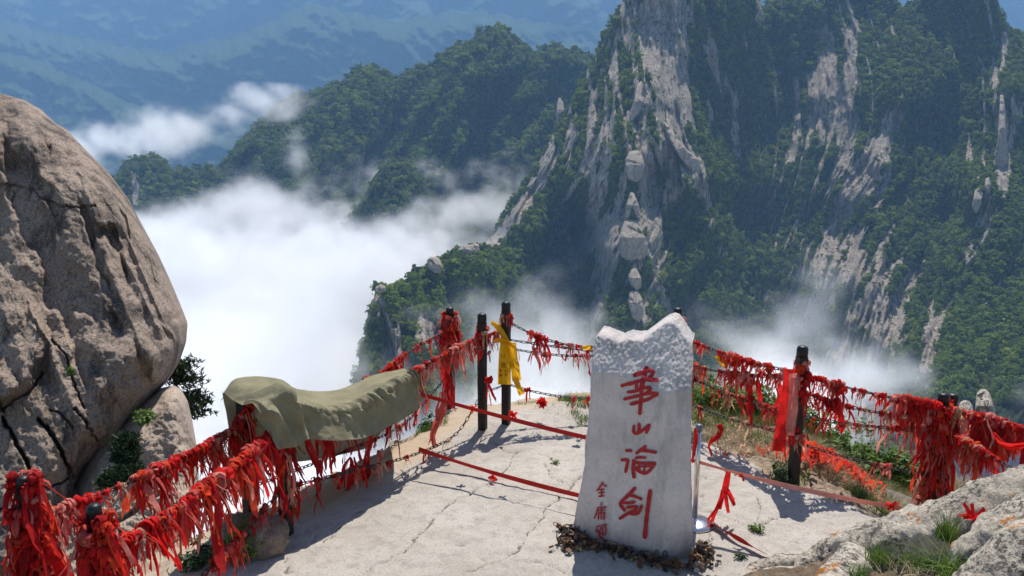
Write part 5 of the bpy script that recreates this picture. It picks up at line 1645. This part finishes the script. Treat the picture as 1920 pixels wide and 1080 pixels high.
def glyph(ch, cx, cy, size_px, par):
    cu = bpy.data.curves.new("character", 'FONT')
    cu.body = ch
    cu.align_x = 'CENTER'
    cu.align_y = 'CENTER'
    cu.resolution_u = 2
    cu.fill_mode = 'FRONT'
    t_ = bpy.data.objects.new("character", cu)
    COL.objects.link(t_)
    bpy.context.view_layer.update()
    me = bpy.data.meshes.new_from_object(t_.evaluated_get(bpy.context.evaluated_depsgraph_get()))
    bpy.data.objects.remove(t_)
    me.name = "character"
    n = len(me.vertices)
    if n == 0: return
    co = np.zeros(n * 3, np.float32); me.vertices.foreach_get("co", co); co = co.reshape(-1, 3)
    lo, hi = co.min(0), co.max(0)
    s = size_px / max((hi - lo)[:2])
    P = (co - (lo + hi) / 2) * s
    Q = D(cx + P[:, 0], cy - P[:, 1], YD - .03)
    me.vertices.foreach_set("co", Q.astype(np.float32).ravel())
    me.update()
    me.materials.clear(); me.materials.append(ink)
    child("character", me, par)
for ch, x, y, s in (("好", 943.3, 668, 8.5), ("進", 943.5, 684, 10.5), ("華", 938.7, 694.8, 6), ("山", 948.2, 694.4, 6), ("論", 939, 703.2, 6), ("劍", 949, 702.6, 6)):
    glyph(ch, x, y, s, sash)

def cloth_strips(name, label, cat, parts, group=None):
    b = Build()
    for line, w, Y, sd, wv in parts:
        v, f = strip(line, w, Y, wv, 22, sd, 6)
        b.add(v, f)
    return b
YI = POST["I"][0][1]
for col, lab, line, w, yo in ((0, "broad bright red sash hanging down the lone post above the dry grass", [(1480, 692), (1476, 730), (1468, 780), (1460, 846)], [20, 19, 22, 26], -.075), (4, "broad pinkish faded sash beside the bright red one on the lone post", [(1487, 700), (1488, 735), (1486, 770), (1480, 816)], [16, 17, 20, 18], -.10)):
    v, f = strip(line, w, YI + yo, .014, 30, 3.3 + col, 7)
    tag(link("sash", mesh_np("sash", v, f, REDS[col])), lab, "sash", "broad sashes on the lone post")
for lab, col, line, w, Y, sd in (("bright red tassel hung from the belt right of the stanchion", 0, None, None, None, 1.0),):
    b = Build()
    for line, w in (([(1366, 884), (1362, 905), (1358, 925)], [9, 13, 12]), ([(1360, 920), (1362, 940), (1366, 962)], [6, 8, 5]), ([(1356, 918), (1352, 940), (1350, 955)], [8, 9, 5]), ([(1356, 925), (1348, 945), (1338, 968), (1332, 988)], [9, 8, 7, 7]), ([(1350, 945), (1338, 960), (1326, 976)], [5, 4, 5]), ([(1364, 918), (1372, 935), (1377, 948)], [7, 9, 6])):
        v, f = strip(line, w, 5.92 + 0.02 * len(line), .012, 16, line[0][0] * .7, 5)
        b.add(v, f)
    tag(link("tassel", b.mesh("tassel", REDS[0])), lab, "tassel")
b = Build()
for line, w in (([(1356, 802), (1351, 812), (1344, 822)], [4, 7, 9]), ([(1344, 820), (1335, 826), (1329, 838), (1334, 850), (1333, 856)], [10, 8, 4, 4, 3])):
    v, f = strip(line, w, 7.35, .015, 16, 2.2, 5)
    b.add(v, f)
tag(link("ribbon", b.mesh("ribbon", REDS[0])), "curling red ribbon dangling low over the concrete right of the stele", "ribbon")
b = Build()
v, f = strip([(1303, 802), (1305, 818), (1302, 840), (1298, 868)], [3, 9, 8, 3], 5.88, .01, 16, 1.2, 5)
b.add(v, f)
tag(link("ribbon", b.mesh("ribbon", REDS[1])), "dark red ribbon hanging on the steel stanchion", "ribbon")
for lab, line, w, Y in (("small yellow cloth knotted on the chain at the stele's edge", [(1092, 650), (1099, 652), (1108, 651)], [5, 9, 8], 8.15), ("small yellow cloth knotted on the chain above the grass bank", [(1342, 668), (1352, 676), (1358, 684), (1361, 690)], [5, 10, 10, 7], 7.75)):
    v, f = strip(line, w, Y, .02, 14, 3.2, 5)
    tag(link("cloth", mesh_np("cloth", v, f, YELLOW)), lab, "cloth")
# big red cloths heaped on the far end of the fence
v, f = strip([(1862, 812), (1878, 830), (1896, 838), (1925, 834)], [7, 11, 13, 10], 6.05, .05, 26, 5.1, 8)
tag(link("cloth", mesh_np("cloth", v, f, REDS[0])), "bright red cloth looped across the chain end above the rock ridge", "cloth")
# heap of torn cloth on the dry grass, rag on the soil, red puff
def heap(name, label, cat, c, n, spread, cols, L=(.15, .4), w=(.02, .045), seed=5, lift=.05):
    r = np.random.default_rng(seed)
    bs = [Build() for _ in cols]
    for k in range(n):
        x, y = c[0] + r.normal() * spread[0], c[1] + r.normal() * spread[1]
        a = r.uniform(0, 6.28)
        m = 7
        p = np.array([x, y]); rows_ = []
        ww = r.uniform(*w)
        for q in range(m):
            z = gz_at(p[0], p[1]) + lift * (0.3 + r.random()) + c[2]
            s = np.array([-math.sin(a), math.cos(a)]) * ww / 2
            tilt = r.normal() * ww * .5
            rows_ += [[p[0] + s[0], p[1] + s[1], z + tilt], [p[0], p[1], z + ww * .2], [p[0] - s[0], p[1] - s[1], z - tilt]]
            p = p + np.array([math.cos(a), math.sin(a)]) * r.uniform(*L) / m
            a += r.normal() * .5
        bs[r.integers(len(cols))].add(np.array(rows_), grid_faces(m, 3))
    tot = Build(); ids = []
    for i, b in enumerate(bs):
        if b.n:
            q = np.concatenate(b.Q); tot.add(np.concatenate(b.V), q); ids += [i] * len(q)
    me = tot.mesh(name, None)
    for c_ in cols: me.materials.append(REDS[c_])
    me.polygons.foreach_set("material_index", np.array(ids, np.int32))
    return tag(link(name, me), label, cat)
p0 = G(1560, 875, 0.0)
heap("cloth_heap", "tangled heap of orange red cloth strips on the dry grass", "cloth heap", (p0[0], p0[1], .04), 60, (.25, .10), [2, 0, 2, 3], w=(.012, .03), lift=.12)
p0 = G(1460, 852, 0.0)
heap("cloth_heap", "thin scatter of faded red cloth scraps on the dry grass", "cloth heap", (p0[0], p0[1], .0), 22, (.3, .08), [3, 2, 5], L=(.08, .25), w=(.012, .03), seed=8)
p0 = G(1640, 905, -.1)
heap("cloth_heap", "few red scraps among the green weeds by the belt's end", "cloth heap", (p0[0], p0[1], .0), 9, (.14, .05), [0, 3], L=(.08, .2), w=(.015, .03), seed=9)
b = Build()
r_ = np.random.default_rng(3)
pc = D(1016, 755, 8.35)
for k in range(70):
    d = r_.normal(size=3); d /= np.linalg.norm(d)
    t = np.cross(d, r_.normal(size=3)); t /= np.linalg.norm(t)
    b.add(np.array([pc + t * .008, pc - t * .008, pc + d * r_.uniform(.04, .075) - t * .012, pc + d * r_.uniform(.04, .075) + t * .012]), np.array([[0, 1, 2, 3]]))
tag(link("pompom", b.mesh("pompom", REDS[0])), "fluffy red pompom hanging under the low chain before the stele", "pompom")
b = Build()
pc = D(1826, 972, 4.62)
for k in range(40):
    d = r_.normal(size=3) * np.array([1, .7, .25]); d /= np.linalg.norm(d)
    t = np.cross(d, r_.normal(size=3)); t /= np.linalg.norm(t)
    L_2 = r_.uniform(.04, .12)
    b.add(np.array([pc + t * .01, pc - t * .01, pc + d * L_2 - t * .012 + [0, 0, .02], pc + d * L_2 + t * .012 + [0, 0, .02]]), np.array([[0, 1, 2, 3]]))
tag(link("cloth_heap", b.mesh("cloth_heap", REDS[0])), "shredded bright red rag lying in the grassy rock hollow", "cloth heap")

# ================================================================== STANCHION, BELTS
sxy = G(1302, 985, 0.0)[:2]
sg = gz_at(*sxy)
st = empty("stanchion", (sxy[0], sxy[1], sg))
tag(st, "polished steel stanchion with a domed round base behind the stele", "stanchion")
def lathe(prof, c, ns=40):
    C = np.array([[c[0], c[1], c[2] + z] for r, z in prof])
    th = np.linspace(0, 2 * np.pi, ns, endpoint=False)
    V = np.concatenate([np.stack([c[0] + r * np.cos(th), c[1] + r * np.sin(th), np.full(ns, c[2] + z)], 1) for r, z in prof])
    k = np.arange(ns)
    V = np.concatenate([V, C[:1], C[-1:]])
    n = len(prof)
    return V, [grid_faces(n, ns, wrap=True), np.stack([(k + 1) % ns, k, np.full(ns, n * ns)], 1), np.stack([(n - 1) * ns + k, (n - 1) * ns + (k + 1) % ns, np.full(ns, n * ns + 1)], 1)]
v, f = lathe([(.150, -.01), (.152, .014), (.148, .020), (.12, .034), (.07, .048), (.03, .055), (.024, .06)], (*sxy, sg)); child("base", mesh_np("base", v, f, CHROME), st)
v, f = lathe([(.021, .05), (.021, .45), (.021, .80)], (*sxy, sg), 24); child("pole", mesh_np("pole", v, f, CHROME), st)
v, f = lathe([(.027, .795), (.027, .835), (.024, .845), (.010, .850)], (*sxy, sg), 24); child("cap", mesh_np("cap", v, f, simple("dark_blue_grey_cap", (.10, .13, .18), .3, .5).m), st)
BELT = fabric("red_webbing", (0.55, 0.03, 0.022), 0.12, 0.15, 6, 0.6)
BELTP = fabric("worn_pink_webbing", (0.74, 0.30, 0.24), 0.2, 0.15, 6, 0.6)
def belt(pts, label, mat, w=.042, tw=(-.35, .25), sag=.03, grp="red belts of the stanchion"):
    A, B = np.array(pts[0]), np.array(pts[-1])
    n = 60
    t = np.linspace(0, 1, n)
    P = A + (B - A) * t[:, None]
    P[:, 2] -= sag * 4 * t * (1 - t)
    T = (B - A) / np.linalg.norm(B - A)
    h = np.cross(T, [0, 0, 1.0]); h /= np.linalg.norm(h)
    up = np.cross(h, T)
    a = tw[0] + (tw[1] - tw[0]) * t + .4 * np.sin(t * 9)
    s = np.cos(a)[:, None] * up + np.sin(a)[:, None] * h
    V = np.stack([P - s * w / 2, P + s * w / 2], 1).reshape(-1, 3)
    V2 = V + np.repeat(np.cross(s, T), 2, 0) * .002
    b = Build().add(V, grid_faces(n, 2)).add(V2, grid_faces(n, 2)[:, ::-1])
    return tag(link("belt", b.mesh("belt", mat)), label, "belt", grp)
pU, pL = on_plane(785, 738, IB, IC, .0), on_plane(785, 842, IB, IC, .0)
sU, sL = np.array([*sxy, sg + .535]), np.array([*sxy, sg + .06])
belt([pU, sU], "upper red belt stretched from the khaki cloth to the stanchion", BELT, .038)
belt([pL, sL + [-.1, 0, 0]], "lower red belt stretched from the low chain to the stanchion base", BELT, .042, (-.2, .5), .05)
eR = D(1690, 953, 5.35)
belt([sU, eR], "pinkish worn belt running from the stanchion to the rock ridge", BELTP, .036, (.3, -.2), .03)
e2 = G(1438, 1040, .03)
belt([sL + [.12, -.05, -.03], e2], "red belt end lying on the concrete right of the stanchion base", BELT, .05, (.5, .7), .0)
# knots tied on the belts
for (px, py, Yq, lab) in ((924, 893, 6.75, "small red knot hanging on the lower belt"), (886, 764, 7.0, "tiny red scrap on the upper belt left of the post"), (962, 777, 6.8, "tiny red scrap on the upper belt right of the post"), (1392, 890, 5.85, "small red bow on the pinkish belt"), (1672, 948, 5.35, "red knot at the pinkish belt's end")):
    b = Build()
    pc = D(px, py, Yq)
    for k in range(8):
        d = r_.normal(size=3); d[2] -= .6; d /= np.linalg.norm(d)
        t = np.cross(d, r_.normal(size=3)); t /= np.linalg.norm(t)
        L_2 = r_.uniform(.03, .06)
        b.add(np.array([pc + t * .01, pc - t * .01, pc + d * L_2 - t * .012, pc + d * L_2 + t * .012]), np.array([[0, 1, 2, 3]]))
    b.add(ICO1[0] * .018 + pc, ICO1[1])
    tag(link("ribbon", b.mesh("ribbon", REDS[0])), lab, "ribbon", "knots on the belts")

# ================================================================== PADLOCKS ROUND THE STELE
def lock_mesh(seed):
    r = np.random.default_rng(seed)
    b = Build()
    w, h, d = r.uniform(.03, .042), r.uniform(.028, .04), r.uniform(.012, .018)
    prof = np.array([[-.5, -.35], [-.4, -.5], [.4, -.5], [.5, -.35], [.5, .35], [.4, .5], [-.4, .5], [-.5, .35]]) * np.array([w, h])
    V = np.concatenate([np.column_stack([prof[:, 0] * s, np.full(8, y), prof[:, 1] * s]) for s, y in ((.9, -d / 2), (1, -d / 3), (1, d / 3), (.9, d / 2))])
    cap1 = np.array([[0, 1, 2, 3], [0, 3, 4, 7], [4, 5, 6, 7]])
    b.add(V, [grid_faces(4, 8, wrap=True), cap1, cap1[:, ::-1] + 24])
    R_2 = w * .33
    P = [(-R_2, 0, h / 2)] + [(-R_2 * math.cos(a), 0, h * .5 + .012 + R_2 * math.sin(a)) for a in np.linspace(0, math.pi, 6)] + [(R_2, 0, h / 2)]
    v, f = sweep(np.array(P), .0035, 4)
    b.add(v, f)
    return b
LK = [lock_mesh(k) for k in range(5)]
LM = {}
rl = np.random.default_rng(21)
def add_lock(p, where):
    k, c = int(rl.integers(5)), int(rl.choice(4, p=[.5, .3, .1, .1]))
    if (k, c) not in LM: LM[(k, c)] = LK[k].mesh("padlock", LOCKM[c], False)
    o = bpy.data.objects.new("padlock", LM[(k, c)])
    COL.objects.link(o)
    o.location = p
    o.rotation_euler = rl.uniform(-1.5, 1.5, 3) + np.array([.7, 0, rl.uniform(0, 6.28)])
    s = rl.uniform(.8, 1.35)
    o.scale = (s, s, s)
    nm = ["rust brown", "dark tarnished", "dull brass", "grey"][c]
    tag(o, f"{nm} padlock in the heap {where}", "padlock", f"{nm} padlocks heaped {where}")
cl0, cr0 = PL + SU * .02, PL + SU * (SW - .01)
for k in range(95):                                   # beside the far corner
    a = rl.random()
    q = cl0 + SU * (-.02 + .16 * a) + SN * (.02 + .07 * abs(rl.normal())) - SU * (.07 * abs(rl.normal())) * (1 - .6 * a) - SN * .12 * rl.random() * (1 - a)
    add_lock((q[0], q[1], .012 + .10 * rl.random() ** 1.6 * math.exp(-1.0 * np.linalg.norm(q - cl0) / .2)), "at the stele's far corner")
for k in range(85):                                   # along the front foot, in shade
    a = rl.uniform(.12, 1)
    q = cl0 + SU * (SW * a) + SN * (.02 + .055 * abs(rl.normal()))
    add_lock((q[0], q[1], .01 + .035 * rl.random() ** 1.5), "along the stele's shaded front foot")
for k in range(75):                                   # beside the near corner
    q = cr0 + SU * (.03 + .055 * abs(rl.normal())) - SN * rl.uniform(-.05, .26)
    add_lock((q[0], q[1], .015 + .12 * rl.random() ** 1.5 * math.exp(-2 * np.linalg.norm(q - cr0))), "beside the stele's near corner")

# ================================================================== PLANTS
def leafmat(name, stops, tr=.35):
    m = M(name, 0.6, 0.3)
    n = m.noise(9, 3, 0.7)
    m.color(m.ramp(n, stops))
    m.translucent(tr)
    return m.m
GREEN = leafmat("fresh_green_leaf", [(0.3, (0.06, 0.12, 0.018)), (0.7, (0.15, 0.235, 0.04))])
DGREEN = leafmat("dark_green_leaf", [(0.3, (0.02, 0.045, 0.015)), (0.7, (0.055, 0.10, 0.03))])
STRAW = leafmat("dry_straw", [(0.3, (0.20, 0.145, 0.075)), (0.5, (0.36, 0.28, 0.155)), (0.7, (0.50, 0.41, 0.26))], .2)
PINEG = leafmat("pine_needles", [(0.3, (0.016, 0.034, 0.014)), (0.7, (0.05, 0.085, 0.028))], .15)
BARK = simple("grey_brown_bark", (0.09, 0.065, 0.045), .9, .1, 0, .4, 20).m
def blades(P, h, w, lean, seed, n=4):
    """grass blades rooted at P (m,3)"""
    r = np.random.default_rng(seed)
    m = len(P)
    a = r.uniform(0, 6.28, m)
    hh = h * r.uniform(.45, 1.15, m)
    ww = w * r.uniform(.6, 1.3, m)
    ln = lean * r.uniform(.2, 1.6, m)
    b = r.uniform(0, 6.28, m)
    t = np.linspace(0, 1, n)[None]
    cx = P[:, :1] + np.cos(b)[:, None] * ln[:, None] * hh[:, None] * t ** 1.8
    cyy = P[:, 1:2] + np.sin(b)[:, None] * ln[:, None] * hh[:, None] * t ** 1.8
    cz = P[:, 2:3] + hh[:, None] * (t - .35 * np.minimum(ln, 1.4)[:, None] * t ** 2.2)
    wv = ww[:, None] * (1 - t * .93) / 2
    A = np.stack([cx + np.cos(a)[:, None] * wv, cyy + np.sin(a)[:, None] * wv, cz], -1)
    B = np.stack([cx - np.cos(a)[:, None] * wv, cyy - np.sin(a)[:, None] * wv, cz], -1)
    V = np.stack([A, B], 2).reshape(-1, 3)
    q = np.arange(n - 1) * 2
    f0 = np.stack([q, q + 1, q + 3, q + 2], 1)
    F = (f0[None] + (np.arange(m) * 2 * n)[:, None, None]).reshape(-1, 4)
    return V, F
def root_in(poly_px, n, seed, z=0.0, clump=0.0):
    r = np.random.default_rng(seed)
    poly = [tuple(G(x, y, z)[:2]) for x, y in poly_px]
    xs_ = [p[0] for p in poly]; ys_ = [p[1] for p in poly]
    x = r.uniform(min(xs_), max(xs_), n * 5); y = r.uniform(min(ys_), max(ys_), n * 5)
    k = inside(x, y, poly)
    if clump: k &= (fbm(x * 2.6, y * 2.6, seed, 3) + r.normal(size=len(x)) * .15) > clump - 1
    x, y = x[k][:n], y[k][:n]
    return np.column_stack([x, y, ground_z(x, y)[0] - .01])
gb, db = Build(), Build()
gb.add(*blades(root_in([(1285, 765), (1480, 800), (1490, 770), (1440, 742), (1300, 728)], 5200, 31, clump=.75), .20, .009, .55, 41))
gb.add(*blades(root_in([(1490, 800), (1700, 850), (1720, 820), (1520, 770)], 4200, 32, clump=.8), .22, .010, .6, 42))
gb.add(*blades(root_in([(1040, 752), (1065, 765), (1085, 800), (1108, 800), (1108, 735), (1050, 738)], 700, 33, clump=.8), .11, .008, .6, 43))
gb.add(*blades(root_in([(1580, 905), (1640, 930), (1740, 955), (1745, 920), (1660, 895)], 900, 34, clump=.95), .10, .008, .7, 44))
gb.add(*blades(root_in([(1440, 900), (1510, 915), (1520, 885), (1455, 875)], 260, 35), .10, .009, .5, 45))
gb.add(*blades(root_in([(965, 752), (1010, 748), (1010, 744), (965, 746)], 90, 36), .06, .007, .6, 46))
gb.add(*blades(root_in([(770, 808), (840, 785), (838, 770), (790, 785)], 260, 37), .11, .008, .6, 47))
gb.add(*blades(root_in([(1300, 800), (1470, 845), (1480, 790), (1290, 765)], 1500, 38, clump=1.0), .15, .009, .6, 48))
gb.add(*blades(root_in([(1500, 860), (1740, 915), (1760, 850), (1510, 800)], 2200, 39, clump=1.02), .18, .009, .6, 49))
tag(link("grass", gb.mesh("grass", GREEN, False)), kind='stuff')
db.add(*blades(root_in([(1285, 830), (1400, 858), (1480, 870), (1480, 790), (1285, 765)], 3000, 51, clump=.95), .13, .006, 1.1, 61))
db.add(*blades(root_in([(1490, 870), (1560, 900), (1750, 925), (1770, 850), (1560, 800), (1490, 800)], 6500, 52, clump=.8), .17, .006, 1.1, 62))
db.add(*blades(root_in([(1740, 960), (1800, 990), (1900, 930), (1900, 850), (1780, 850)], 3000, 53, -.35), .22, .007, .9, 63))
db.add(*blades(root_in([(1000, 765), (1080, 790), (1095, 760), (1040, 748)], 260, 54), .05, .005, 1.2, 64))
tag(link("dry_grass", db.mesh("dry_grass", STRAW, False)), kind='stuff')

def leaves(b, c, rad, n, size, r, flat=1.0):
    for k in range(n):
        d = r.normal(size=3); d /= np.linalg.norm(d)
        p = c + d * rad * r.uniform(.5, 1.05) * np.array([1, 1, flat])
        nrm = d * .6 + np.array([0, 0, .8]) + r.normal(size=3) * .5
        nrm /= np.linalg.norm(nrm)
        t = np.cross(nrm, r.normal(size=3)); t /= np.linalg.norm(t)
        u = np.cross(nrm, t)
        s = size * r.uniform(.6, 1.3)
        b.add(np.array([p - t * s, p + u * s * .45, p + t * s, p - u * s * .45]), np.array([[0, 1, 2, 3]]))
def shrub(name, label, c, rad, hgt, n, size, mat, seed, cat="shrub", stems=5):
    r = np.random.default_rng(seed)
    root = empty(name, c)
    tag(root, label, cat)
    c = np.array(c, float)
    sb, lb = Build(), Build()
    for k in range(stems):
        a = r.uniform(0, 6.28)
        tip = c + np.array([math.cos(a) * rad * r.uniform(.2, .9), math.sin(a) * rad * r.uniform(.2, .9), hgt * r.uniform(.5, 1)])
        P = catmull([c - [0, 0, .03], (c + tip) / 2 + r.normal(size=3) * rad * .12, tip], 6)
        v, f = sweep(P, np.linspace(.006, .002, 6), 4); sb.add(v, f)
        for q in range(3):
            leaves(lb, P[2 + q * 3 // 2] + r.normal(size=3) * rad * .15, rad * .42, n // (stems * 3), size, r, .7)
    child("stem", sb.mesh("stem", BARK), root)
    child("foliage", lb.mesh("foliage", mat, False), root)
def at(px, py, z=0.0):
    p = G(px, py, z); return (p[0], p[1], gz_at(p[0], p[1]))
shrub("shrub", "leafy green shrub at the platform's edge beneath the low chain", at(432, 1048), .22, .20, 900, .022, GREEN, 1, stems=9)
shrub("shrub", "low dark green shrub beside the leafy one under red ribbons", at(372, 1062), .16, .14, 520, .022, DGREEN, 2, stems=7)
shrub("weed", "small green weed against the brown rock at the cloth's post", at(527, 1030), .05, .04, 110, .014, GREEN, 3, "weed", 4)
shrub("weed", "small leafy weed growing from a crack right of the stanchion", at(1416, 995), .07, .05, 130, .017, GREEN, 4, "weed", 5)
shrub("weed", "tiny grassy weed in the middle of the concrete", at(1041, 868), .05, .035, 110, .013, GREEN, 5, "weed", 5)
shrub("weed", "small dull weed near the belt end on the concrete", at(1388, 1045), .05, .045, 90, .014, DGREEN, 6, "weed", 4)
shrub("shrub", "dark bushy plant at the lone post's foot", at(1470, 902), .13, .13, 420, .02, DGREEN, 7, stems=6)
shrub("shrub", "bluish green weed patch beneath the smothered post", at(1715, 945, -.2), .17, .13, 600, .018, GREEN, 8, stems=8)
shrub("shrub", "green bush behind the chains right of the lone post", at(1560, 800), .30, .22, 900, .03, GREEN, 9, stems=9)
shrub("shrub", "green bush showing between chains left of the lone post", at(1430, 775), .28, .20, 800, .028, GREEN, 10, stems=9)
shrub("shrub", "low green clump on the bank right beside the stele", at(1320, 758), .25, .18, 700, .026, GREEN, 11, stems=8)
for q_, (x_, y_, w_, h_, nm_) in enumerate(((1345, 758, .22, .2, "yellowish bush directly under the bank's yellow cloth"), (1390, 768, .24, .2, "bush between the bank's yellow cloth and the lone post"), (1465, 785, .2, .22, "bush close behind the broad two tone sash"), (1520, 790, .26, .24, "bush just right of the lone post behind the chains"), (1610, 806, .28, .24, "bush behind the chains midway to the smothered post"),
                                            (1660, 818, .26, .24, "bush behind the chains two thirds of the way to the smothered post"), (1710, 832, .26, .24, "bush tucked behind the crowded chains left of the smothered post"))):
    shrub("shrub", "leafy green " + nm_ if "yellowish" not in nm_ else nm_.replace("yellowish", "pale green"), at(x_, y_), w_ * 1.3, h_ * 1.35, 1100, .032, GREEN, 40 + q_, stems=8)
shrub("shrub", "small bush at the cliff edge behind the slack chain", at(800, 790, -.05), .16, .13, 380, .024, DGREEN, 12, stems=6)
def tuft(name, label, c, n, h, w, lean, mat, seed, rad):
    r = np.random.default_rng(seed)
    P = np.column_stack([c[0] + r.normal(size=n) * rad, c[1] + r.normal(size=n) * rad, np.full(n, c[2])])
    v, f = blades(P, h, w, lean, seed)
    tag(link(name, mesh_np(name, v, f, mat, False)), label, "grass tuft")
def hollow(px, py, Y):
    p = D(px, py, Y); return p
tuft("grass_tuft", "tall green grass tuft against the long lichen ridge", D(1775, 1012, 4.55), 120, .22, .008, .45, GREEN, 71, .035)
tuft("grass_tuft", "upright dark green tuft behind the pinkish belt", at(1612, 915), 150, .15, .009, .35, DGREEN, 72, .05)
tuft("grass_tuft", "green grass tuft in the hollow beside the narrow stone arm", D(1648, 1052, 4.55), 110, .16, .008, .5, GREEN, 73, .04)
tuft("grass_tuft", "long arching grass in the hollow below the rounded rock", D(1790, 1085, 4.15), 170, .22, .008, 1.3, GREEN, 74, .06)
tuft("grass_tuft", "grass tuft growing in the middle of the soil hollow", D(1715, 1060, 4.4), 110, .14, .007, .8, GREEN, 75, .05)
tuft("grass_tuft", "dry straw coloured tuft at the bottom of the hollow", D(1700, 1092, 4.2), 130, .13, .006, 1.2, STRAW, 76, .08)
tuft("grass_tuft", "short grass at the foot of the narrow stone arm", D(1612, 1085, 4.4), 70, .12, .008, .6, GREEN, 77, .03)

# pine behind the boulders
def pine(label, base, tips, seed, th=.05, pad=.22):
    r = np.random.default_rng(seed)
    root = empty("pine_tree", base[0])
    tag(root, label, "pine tree")
    v, f = sweep(catmull(base, 14), np.linspace(th, th * .4, 14), 8)
    child("trunk", mesh_np("trunk", v, f, BARK), root)
    fb, bb_ = Build(), Build()
    for (a, c) in tips:
        P = catmull([a, (np.array(a) + np.array(c)) / 2 + [0, 0, .04], c], 7)
        v, f = sweep(P, np.linspace(th * .35, .006, 7), 5); bb_.add(v, f)
        for k in range(60):
            q = P[r.integers(2, 7)] + r.normal(size=3) * np.array([pad * .55, pad * .4, pad * .14])
            for s in range(9):
                d = r.normal(size=3) + np.array([0, 0, .9]); d /= np.linalg.norm(d)
                t = np.cross(d, r.normal(size=3)); t /= np.linalg.norm(t)
                L_2 = r.uniform(.035, .075)
                fb.add(np.array([q - t * .009, q + t * .009, q + d * L_2 + t * .006, q + d * L_2 - t * .006]), np.array([[0, 1, 2, 3]]))
    child("branch", bb_.mesh("branch", BARK), root)
    child("crown", fb.mesh("crown", PINEG, False), root)
Yp = 10.6
pine("flat topped pine leaning out behind the wedged boulder", [D(318, 800, Yp), D(322, 760, Yp), D(330, 720, Yp), D(326, 690, Yp)],
     [(D(326, 722, Yp), D(358, 718, Yp - .05)), (D(327, 716, Yp), D(345, 706, Yp)), (D(328, 700, Yp), D(340, 690, Yp)), (D(325, 692, Yp), D(332, 683, Yp)), (D(322, 755, Yp), D(370, 742, Yp)), (D(322, 758, Yp), D(376, 755, Yp - .1)), (D(321, 765, Yp), D(366, 768, Yp)), (D(321, 775, Yp), D(372, 776, Yp))], 5)
pine("small round leaved pine shrub in the crack between boulders", [D(222, 892, 7.42), D(228, 870, 7.40), D(238, 846, 7.42)],
     [(D(228, 868, 7.4), D(246, 862, 7.38)), (D(232, 860, 7.4), D(222, 852, 7.38)), (D(236, 850, 7.4), D(240, 822, 7.45)), (D(234, 852, 7.4), D(236, 836, 7.42)), (D(230, 862, 7.4), D(252, 853, 7.38)), (D(228, 866, 7.4), D(236, 868, 7.36))], 6, .016, .085)
pine("dark juniper spreading low on the wedged boulder", [D(205, 915, 7.2), D(215, 905, 7.2), D(225, 895, 7.22)],
     [(D(215, 905, 7.2), D(206, 898, 7.18)), (D(220, 900, 7.2), D(236, 888, 7.2)), (D(222, 898, 7.2), D(252, 886, 7.2)), (D(215, 905, 7.2), D(202, 912, 7.16)), (D(220, 900, 7.2), D(226, 886, 7.22)), (D(215, 903, 7.2), D(240, 900, 7.14))], 7, .014, .09)
shrub("weed", "little green plant rooted in the boulder's vertical crack", tuple(D(135, 700, 8.25)), .09, .06, 90, .025, GREEN, 20, "weed", 4)
shrub("shrub", "green plant in the dark gap between the two boulders", tuple(D(272, 790, 8.55)), .16, .10, 260, .03, GREEN, 21, "shrub", 6)
# grey board and a bent wire by the smothered post
A_, B_ = np.array(at(1658, 885, -.1)), np.array(at(1742, 925, -.2))
v, f = box((0, 0, 0), (np.linalg.norm(B_ - A_), .12, .022))
o = link("board", mesh_np("board", v, f, simple("weathered_grey_wood", (.20, .17, .145), .9, .1, 0, .35, 12, .003).m, False))
o.location = (A_ + B_) / 2 + [0, 0, .08]
o.rotation_euler = (.35, .12, math.atan2(B_[1] - A_[1], B_[0] - A_[0]))
tag(o, "weathered grey board lying in the dry brush under the low chain", "board")
v, f = sweep(catmull([D(1768, 738, 6.7), D(1774, 724, 6.72), D(1783, 715, 6.75), D(1792, 711, 6.8)], 14), .003, 5)
tag(link("wire", mesh_np("wire", v, f, CHAINIRON)), "bent wire sticking up from the smothered post's cap", "wire")
